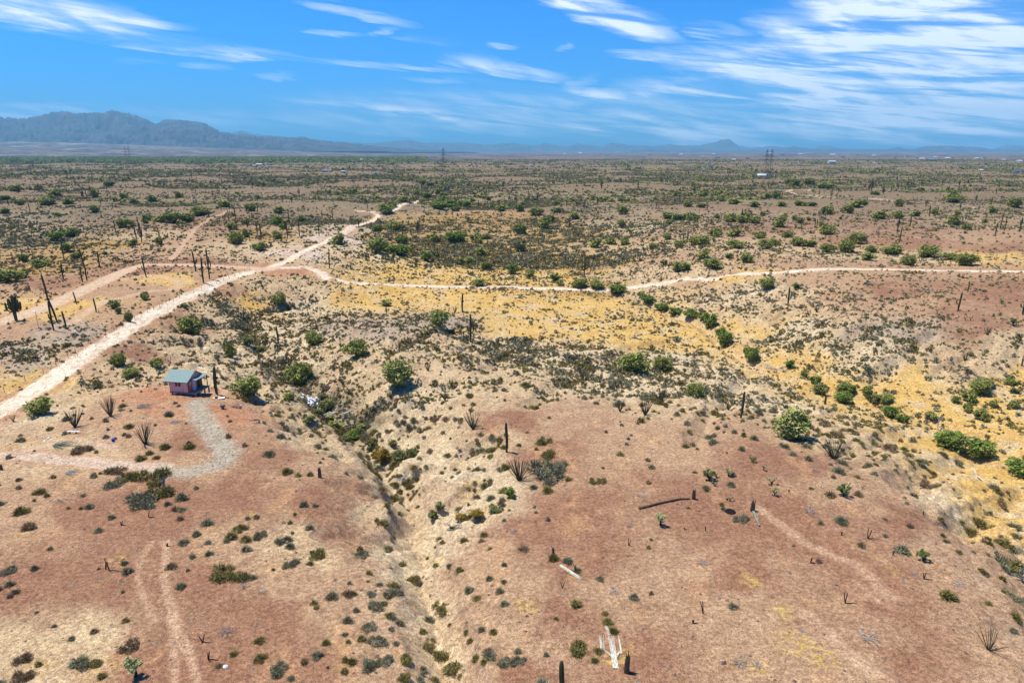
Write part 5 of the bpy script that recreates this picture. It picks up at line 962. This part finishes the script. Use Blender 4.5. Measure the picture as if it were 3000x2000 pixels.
for i, ((px, py, w, a, c), P) in enumerate(zip(BLD, pts)):
    dp = depth(P); wm_ = min(w*dp/F, 60); rg = random.Random(i); hh = min(max(wm_*.22, 3.0), 6)
    b, r = build_mesh(wm_, wm_*rg.uniform(.4, .7), hh, rg.random() < .35)
    e = bpy.data.objects.new('house', None); col.objects.link(e); e.location = P; e.rotation_euler = (0, 0, rg.uniform(-.5, .5))
    tag(e, where_label(f"far {WN[a]} house with {RN[c]} roof", px, py, 0) or f"tiny far {WN[a]} house with {RN[c]} roof near the horizon", 'house', 'houses scattered over the far plain')
    b.obj('wall', MW[a], e); r.obj('roof', MR[c], e)

# ------------------------------------------------------------------ scattered desert growth
PT = np.array(TREEPOS)
def sample(d0, d1, n):
    """random points of the plain between two distances, even per square metre"""
    y = np.sqrt(RNG.uniform(0, 1, n) * ((d1+40)**2 - (d0+40)**2) + (d0+40)**2) - 40; x = RNG.uniform(-.86, .86, n) * (y + 40)
    return x, y
def clear_of_cabin(x, y): return ~((np.abs(x + 65.5) < 6.5) & (np.abs(y - 130) < 5.5))
bands = [(28, 130, 60000, 1.25), (130, 330, 520000, 6.6), (330, 800, 620000, 2.4), (800, 1700, 480000, 1.45), (1700, 3600, 200000, 1.1)]
SX, SY, SS, SB = [], [], [], []
for bi, (d0, d1, n, k) in enumerate(bands):
    x, y = sample(d0, d1, n); A_ = .86*((d1+40)**2 - (d0+40)**2); per = n / A_
    dn = dens_at(x, y); cl = fbm(x/7, y/7, 3, 201); cl2 = fbm(x/45, y/45, 3, 203) if bi < 2 else fbm(x/120, y/55, 4, 203)*2.2
    want = dn * k * np.clip(.85 + (2.4 if bi != 1 else 1.7)*cl + 1.2*cl2, .04, 3.2)
    if d0 >= 800: want = np.maximum(want, .02*k)*(1 if d0 < 1700 else .13)
    if bi == 2: want = want * (1 + 1.1*sst(-4, -8, zat(x, y)))
    if bi >= 2:
        hh = hills(x, y) + fbm(x/40, y/30, 3, 99)*1.6; fb = sst(330, 620, y) * (1 - sst(2300, 5000, y)); want = want * (1 - fb*.88*sst(.6, 2.2, hh)) * (1 + fb*.7*sst(-.3, -2.0, hh))
    keep = (RNG.uniform(0, 1, n) < want/per) & clear_of_cabin(x, y); x, y = x[keep], y[keep]
    s = np.exp(RNG.normal(0, .38, len(x))) * (.78 + .25*np.clip(cl[keep]*2, -.6, 1)) * (.95 if d0 < 130 else .68)
    if d0 >= 330: s = s*1.35
    if d0 >= 800: s = s*(1.5 if d0 < 1700 else 2.2)
    SX.append(x); SY.append(y); SS.append(np.clip(s, .22, 2.0 if d0 < 800 else 6)); SB.append(np.full(len(x), bi)); print('band', bi, len(x))
SX, SY, SS, SB = map(np.concatenate, (SX, SY, SS, SB)); SZ = zat(SX, SY) - .03
KI = np.where(fbm(SX/14, SY/14, 2, 207) + RNG.normal(0, .35, len(SX)) > .05, 1, 0); KI = np.where(RNG.uniform(0, 1, len(SX)) < .12, 2, KI)
sx_, sy_ = project(np.stack([SX, SY, SZ], -1)); dpt = SY*CP - (SZ-H)*SP; vis = SS*F/dpt * ((sx_ > -20) & (sx_ < 3020) & (sy_ < 2010) & (sy_ > 440))
# the 300 that show largest are things of their own: those picked out in the photograph first
HAND = [(340,1379,55,2),(387,1400,66,1),(450,1392,76,1),(334,1423,52,0),(455,1420,52,1),(415,1475,98,0),(467,1447,72,1),(533,1461,42,0),(491,1478,26,0),(412,1347,38,1),(459,1342,26,1),(438,1331,28,1),(483,1313,40,1),(555,1311,42,1),(244,1322,56,2),(147,1259,28,1),(378,1252,34,1),(285,1135,36,1),(55,1408,22,0),(60,1292,32,0),(514,1182,18,0),(523,1191,14,0),(262,1486,32,0),
(289,1555,32,0),(327,1518,26,0),(244,1454,20,0),(608,1534,42,0),(576,1568,32,0),(538,1593,36,0),(610,1592,26,0),(612,1622,30,0),(706,1549,46,1),(763,1568,46,0),(721,1610,38,0),(818,1589,34,0),(850,1601,32,0),(906,1547,32,0),(931,1629,60,1),(655,1682,72,1),(697,1692,62,1),(738,1693,34,0),(850,1655,50,0),(908,1653,26,1),(504,1662,40,2),(364,1652,26,0),
(761,1880,38,1),(763,1929,46,1),(818,1962,64,0),(852,1989,28,0),(642,1952,26,2),(276,1851,30,2),(210,1872,24,0),(159,1835,20,0),(376,1897,58,2),(272,1946,46,1),(68,1937,54,2),(64,1984,60,2),(298,1984,30,1),(26,1674,50,0),(923,1482,22,0),(1055,1629,44,0),(1179,1657,32,1),(1081,1680,26,1),(1111,1713,26,0),(1153,1719,46,1),(1036,1742,26,0),(1087,1740,32,0),(1142,1744,58,0),(1174,1737,22,0),
(1208,1700,44,1),(1123,1770,28,1),(1043,1789,26,0),(1098,1780,46,0),(1142,1804,34,1),(1019,1821,36,0),(1079,1840,44,0),(1011,1861,24,0),(1021,1880,20,0),(1102,1878,52,0),(1159,1887,26,0),(1145,1842,26,0),(1170,1827,34,0),(1255,1819,38,0),(1293,1776,46,1),(1298,1792,40,1),(1238,1851,30,1),(1259,1887,46,1),(1296,1921,50,1),(1081,1951,58,0),(1123,1939,52,0),(1191,1934,44,1),(1238,1963,28,0),
(1340,1968,60,1),(1315,1960,38,1),(1395,1931,34,1),(1417,1940,28,1),(1440,1920,22,0),(1476,1944,46,0),(1519,1938,52,0),(1691,1903,62,1),(1478,1770,34,0),(1687,1774,40,1),(1857,1751,36,0),(1780,1823,40,1),(1797,1851,36,1),(1772,1797,24,1),(1629,1813,20,1),(1621,1638,38,1),(1663,1646,36,0),(1534,1610,38,2),(1346,1671,30,1),(1317,1660,22,0),(1478,1654,22,0),(1434,1695,28,0),(1476,1706,22,0),(1446,1853,30,1),(1378,1878,26,1),
(1366,1853,22,1),(1183,1993,50,1),(1230,1993,36,0),(1272,1993,36,1),(2142,1423,30,0),(2168,1523,50,0),(2119,1493,22,0),(2432,1453,36,2),(2514,1451,34,2),(2376,1431,18,1),(2665,1544,26,2),(2593,1522,18,2),(2755,1523,26,1),(2816,1532,26,1),(2761,1570,20,1),(2772,1587,26,0),(2808,1617,24,1),(2523,1600,30,2),(2147,1778,34,0),(2886,1680,26,0),(2974,1810,42,1),(2967,1846,28,0),(2927,1646,66,0),(2974,1760,74,0),(2970,1672,84,1),(2935,1595,60,1),(2978,1616,56,0),
(1605,1382,100,0),(1640,1370,60,0),(1750,1410,44,1),(1605,1335,48,1),(1605,1440,40,1),(1665,1405,26,1),(1540,1130,36,1),(2090,1300,36,0),(1480,1370,34,1)]
HS = HAND; big = np.argsort(-vis)[:300-len(HS)]; isbig = np.zeros(len(SX), bool); isbig[big] = True
BP = {(k, v): tri_mesh('desert_shrub', np.concatenate([shrub_v(300, 700+v*3+k, .055), shrub_v(240, 720+v*3+k, 0, 1)]), M_SH[k]) for k in range(3) for v in range(4)}
SN = ['grey-green', 'olive', 'dry brown']
def clump_v(k, v):
    rg = np.random.default_rng(k*10+v); P_ = []
    for i in range(9):
        q = np.concatenate([shrub_v(150, 600+i*5+v, .07), shrub_v(60, 640+i*3+v, 0, 1)]) * rg.uniform(.28, .52); P_.append(q + [rg.uniform(-.36, .36), rg.uniform(-.26, .26), 0])
    return np.concatenate(P_)
BC = {(k, v): tri_mesh('shrub_clump', clump_v(k, v), M_SH[k]) for k in range(3) for v in range(3)}
pts = ground([t[0] for t in HS], [t[1] for t in HS])
for j, ((px, py, w, k), P) in enumerate(zip(HS, pts)):
    s = w*depth(P)/F*(.9 if w < 43 else 1.15); o = link('desert_shrub', BP[(k, j % 4)] if w < 43 else BC[(k, j % 3)], loc=(P[0], P[1], P[2]-.03), rot=(0, 0, j*1.7), scale=(s, s, s*(.75 + .3*((j*37) % 10)/10) if w < 43 else s*1.2))
    tag(o, where_label(f"{'large' if w > 44 else ('small' if w < 27 else 'low')} {SN[k]} shrub", px, py, 0) or f"{SN[k]} desert shrub in the foreground scrub", 'shrub', 'small shrubs dotted over the foreground gravel')
for j, i in enumerate(big):
    k = int(KI[i]); s = float(SS[i]); o = link('desert_shrub', BP[(k, j % 4)], loc=(SX[i], SY[i], SZ[i]), rot=(0, 0, j*1.7), scale=(s*1.1, s*1.1, s*(.8 + .3*((j*37) % 10)/10)))
    adj = 'large' if s > 1.25 else ('small' if s < .8 else 'low')
    tag(o, where_label(f"{adj} {SN[k]} shrub", sx_[i], sy_[i], 0) or f"{adj} {SN[k]} desert shrub in the foreground scrub", 'shrub', 'small shrubs dotted over the foreground gravel')
def batch(protos, x, y, z, s, hs, rot, mi):
    """bake instances of several triangle clouds into one vertex array"""
    V, Mi = [], []; pick = RNG.integers(0, len(protos), len(x))
    for p, pr in enumerate(protos):
        q = pick == p
        if not q.any(): continue
        c, sn = np.cos(rot[q])[:, None], np.sin(rot[q])[:, None]
        X = (pr[None, :, 0]*c - pr[None, :, 1]*sn) * s[q][:, None] + x[q][:, None]; Y = (pr[None, :, 0]*sn + pr[None, :, 1]*c) * s[q][:, None] + y[q][:, None]
        Zz = pr[None, :, 2] * hs[q][:, None] + z[q][:, None]
        V.append(np.stack([X, Y, Zz], -1).reshape(-1, 3)); Mi.append(np.repeat(mi[q], len(pr)//3))
    return np.concatenate(V), np.concatenate(Mi)
VS, MS = [], []
PR = {0: [np.concatenate([shrub_v(130, 800+i, .09), shrub_v(110, 820+i, 0, 1)]) for i in range(5)], 1: [shrub_v(42, 840+i, .21) for i in range(6)], 2: [shrub_v(13, 860+i, .42) for i in range(6)], 3: [shrub_v(6, 880+i, .68) for i in range(6)], 4: [shrub_v(4, 890+i, .85) for i in range(5)]}
for bi in range(5):
    q = (SB == bi) & ~isbig; n = q.sum()
    V, Mi = batch(PR[bi], SX[q], SY[q], SZ[q], SS[q]*1.1, SS[q]*RNG.uniform(1.0, 1.8, n), RNG.uniform(0, 6.28, n), KI[q]); VS.append(V); MS.append(Mi)
V = np.concatenate(VS); Mi = np.concatenate(MS)
me = mesh_np('scrub', V, np.arange(len(V)).reshape(-1, 3), M_SH[0]); me.materials.append(M_SH[1]); me.materials.append(M_SH[2]); me.polygons.foreach_set('material_index', Mi.astype(np.int32)); me.update()
tag(link('scrub', me), 'low grey-green, olive and brown desert scrub dotted over the slopes and the plain', 'scrub', kind='stuff'); print('scrub tris', len(V)//3)

# trees beyond: on valley bottoms and slopes of the dissected plain
x, y = sample(420, 3400, 150000); h = hills(x, y); t = fbm(x/70, y/45, 4, 301)
dens = .0095 * sst(1.6, -1.2, h) * np.clip(.35 + 2.4*t, 0, 2.2) * (1 - .55*sst(1200, 3000, y)) ; A_ = .86*(3440**2 - 460**2); keep = RNG.uniform(0, 1, len(x)) < dens/(150000/A_)
nearr = (y < 800); rd = np.full(len(x), 1e9)
for nm, w, s, p in ROADW: rd = np.minimum(rd, seg_dist(x, y, p))
keep &= (rd > 5) & ~((y < 640) & (RNG.uniform(0, 1, len(x)) < .72)); x, y = x[keep], y[keep]; z = zat(x, y); s = np.exp(RNG.normal(0, .28, len(x)))*3.9; px_, py_ = project(np.stack([x, y, z], -1))
vs = s/y * ((px_ > 0) & (px_ < 3000)); od = np.argsort(-vs); nb = 40; print('far trees', len(x))
for i in od[:nb]:
    kd = 'mid'; w = float(s[i])
    place_tree((x[i], y[i], z[i]), w, w*RNG.uniform(.55, .8), kd, where_label('rounded palo verde', px_[i], py_[i], 0) or 'rounded green palo verde among others of its kind on the plain', 'desert trees of the middle distance', False)
r = od[nb:]; TPR = [blob_v(70, 7, 900+i, .28) for i in range(5)]; TPF = [blob_v(24, 5, 920+i, .46) for i in range(5)]
n1 = y[r] < 1300; VS = []
for sel, pr in ((r[n1], TPR), (r[~n1], TPF)):
    V, _ = batch(pr, x[sel], y[sel], z[sel]-.1, s[sel], s[sel]*RNG.uniform(.5, .8, len(sel)), RNG.uniform(0, 6.28, len(sel)), np.zeros(len(sel))); VS.append(V)
# riverside woodland strip far left
xr, yr = sample(2500, 5200, 110000); q = (xr/yr < -.12) & (RNG.uniform(0, 1, len(xr)) < .30*sst(-.5, .3, fbm(xr/220, yr/300, 4, 105)+.25)); xr, yr = xr[q], yr[q]; zr = zat(xr, yr); sr = RNG.uniform(3.5, 7.5, len(xr))
V, _ = batch(TPF, xr, yr, zr-.2, sr*1.3, sr*.8, RNG.uniform(0, 6.28, len(xr)), np.zeros(len(xr))); VS.append(V)
V = np.concatenate(VS); tag(link('far_trees', tri_mesh('far_trees', V, M_TR['mid'])), 'dark green palo verde and mesquite trees thickly dotted over the far plain', 'trees', kind='stuff'); print('tree tris', len(V)//3)

# smaller saguaros far out
x, y = sample(380, 1900, 2600); px_, py_ = project(np.stack([x, y, zat(x, y)], -1)); q = (rdx := np.ones(len(x), bool)) & (px_ > 10) & (px_ < 2990) & (py_ < 640) & (fbm(x/160, y/160, 2, 401) > -.12); x, y, px_, py_ = x[q], y[q], px_[q], py_[q]
od = np.argsort(y)[::max(1, len(x)//125)][:125]
for i in od:
    kd = random.choice(['plain', 'plain', 'plain', 'multi', 'two', 'wye', 'one_r']); hh = random.uniform(4.2, 8)
    saguaro((x[i], y[i], float(zat(x[i], y[i]))), hh, kd, where_label(f"distant {DESC[kd]} saguaro", px_[i], py_[i], 0) or 'tiny dark saguaro among scrub far out on the plain', 'saguaros of the valley', random.uniform(-.04, .04), 0, 1.25)

# dry grass tufts where the ground is golden, and thin tan bunches on the slopes
x, y = sample(40, 420, 900000); r_ = np.clip(np.interp(y, ys, np.arange(NR)), 0, NR-1).astype(int); c_ = np.clip((x/(y+34)+.98)/1.96*(NC-1), 0, NC-1).astype(int)
Cg = SC[r_, c_]; gold = sst(.14, .27, Cg[:, 1]-Cg[:, 2]) ; g_ = fbm(x/5, y/5, 3, 701); rdn = np.full(len(x), 1e9)
for nm, w, s_0, p in ROADW: rdn = np.minimum(rdn, seg_dist(x, y, p) - w)
q = (RNG.uniform(0, 1, len(x)) < (.05 + .30*gold) * np.clip(.5 + 2.2*g_, 0, 1.6) * np.where(zat(x, y) < -.6, 1, .25)) & (rdn > .3) & clear_of_cabin(x, y); x, y = x[q], y[q]; n = len(x)
def tuft(seed, n): V_ = shrub_v(n, seed, 0, 1); V_[:, 0:2] *= .8; return V_
V, _ = batch([tuft(950+i, 9) for i in range(6)], x, y, zat(x, y)-.02, np.exp(RNG.normal(-.55, .3, n)), np.exp(RNG.normal(-.55, .3, n)), RNG.uniform(0, 6.28, n), np.zeros(n))
V = V.reshape(-1, 3, 3); cn = V.mean(1, keepdims=True); V = (cn + (V-cn)*[1.25, 1.25, 1.0]).reshape(-1, 3)
tag(link('dry_grass', tri_mesh('dry_grass', V, mat('dry_grass_blades', (.50,.33,.10), .9, rgb2=(.62,.47,.22), scale=.35, coord='World', spec=.02))), 'golden dry grass tufts over the valley flats and slopes', 'grass', kind='stuff'); print('grass', n)

# loose stones on the near ground
x, y = sample(26, 190, 60000); d = .14; q = RNG.uniform(0, 1, len(x)) < np.clip(.35 + fbm(x/9, y/9, 3, 501), .05, 1); x, y = x[q], y[q]; z = zat(x, y); s = np.exp(RNG.normal(-2.3, .5, len(x)))
rg_ = np.random.default_rng(3); PRK = []
oct_f = np.array([(0,2,4),(2,1,4),(1,3,4),(3,0,4),(2,0,5),(1,2,5),(3,1,5),(0,3,5)])
for i in range(6):
    v = np.array([(1,0,0),(-1,0,0),(0,1,0),(0,-1,0),(0,0,.8),(0,0,-.6)], float) * rg_.uniform(.6, 1.2, (6, 1)); PRK.append(v[oct_f].reshape(-1, 3))
V, _ = batch(PRK, x, y, z, s, s, RNG.uniform(0, 6.28, len(x)), np.zeros(len(x))); tag(link('loose_stones', tri_mesh('loose_stones', V, M_ROCK)), 'small reddish and pale stones strewn over the desert gravel', 'stones', kind='stuff')

# ------------------------------------------------------------------ desert air
hz = MB().box((-34000, -60, -60), (34000, 27500, 1500)).mesh('haze', M_SOIL); hz.materials.clear()
mh = bpy.data.materials.new('haze'); mh.use_nodes = True; t = mh.node_tree; t.nodes.clear(); o_ = t.nodes.new('ShaderNodeOutputMaterial'); pv = t.nodes.new('ShaderNodeVolumePrincipled')
pv.inputs['Color'].default_value = (.34, .74, 1.0, 1); pv.inputs['Density'].default_value = 4.6e-5; pv.inputs['Anisotropy'].default_value = 0.0
t.links.new(pv.outputs[0], o_.inputs['Volume']); hz.materials.append(mh); tag(link('haze', hz), kind='stuff', label='blue desert haze between the camera and the mountains', cat='haze')
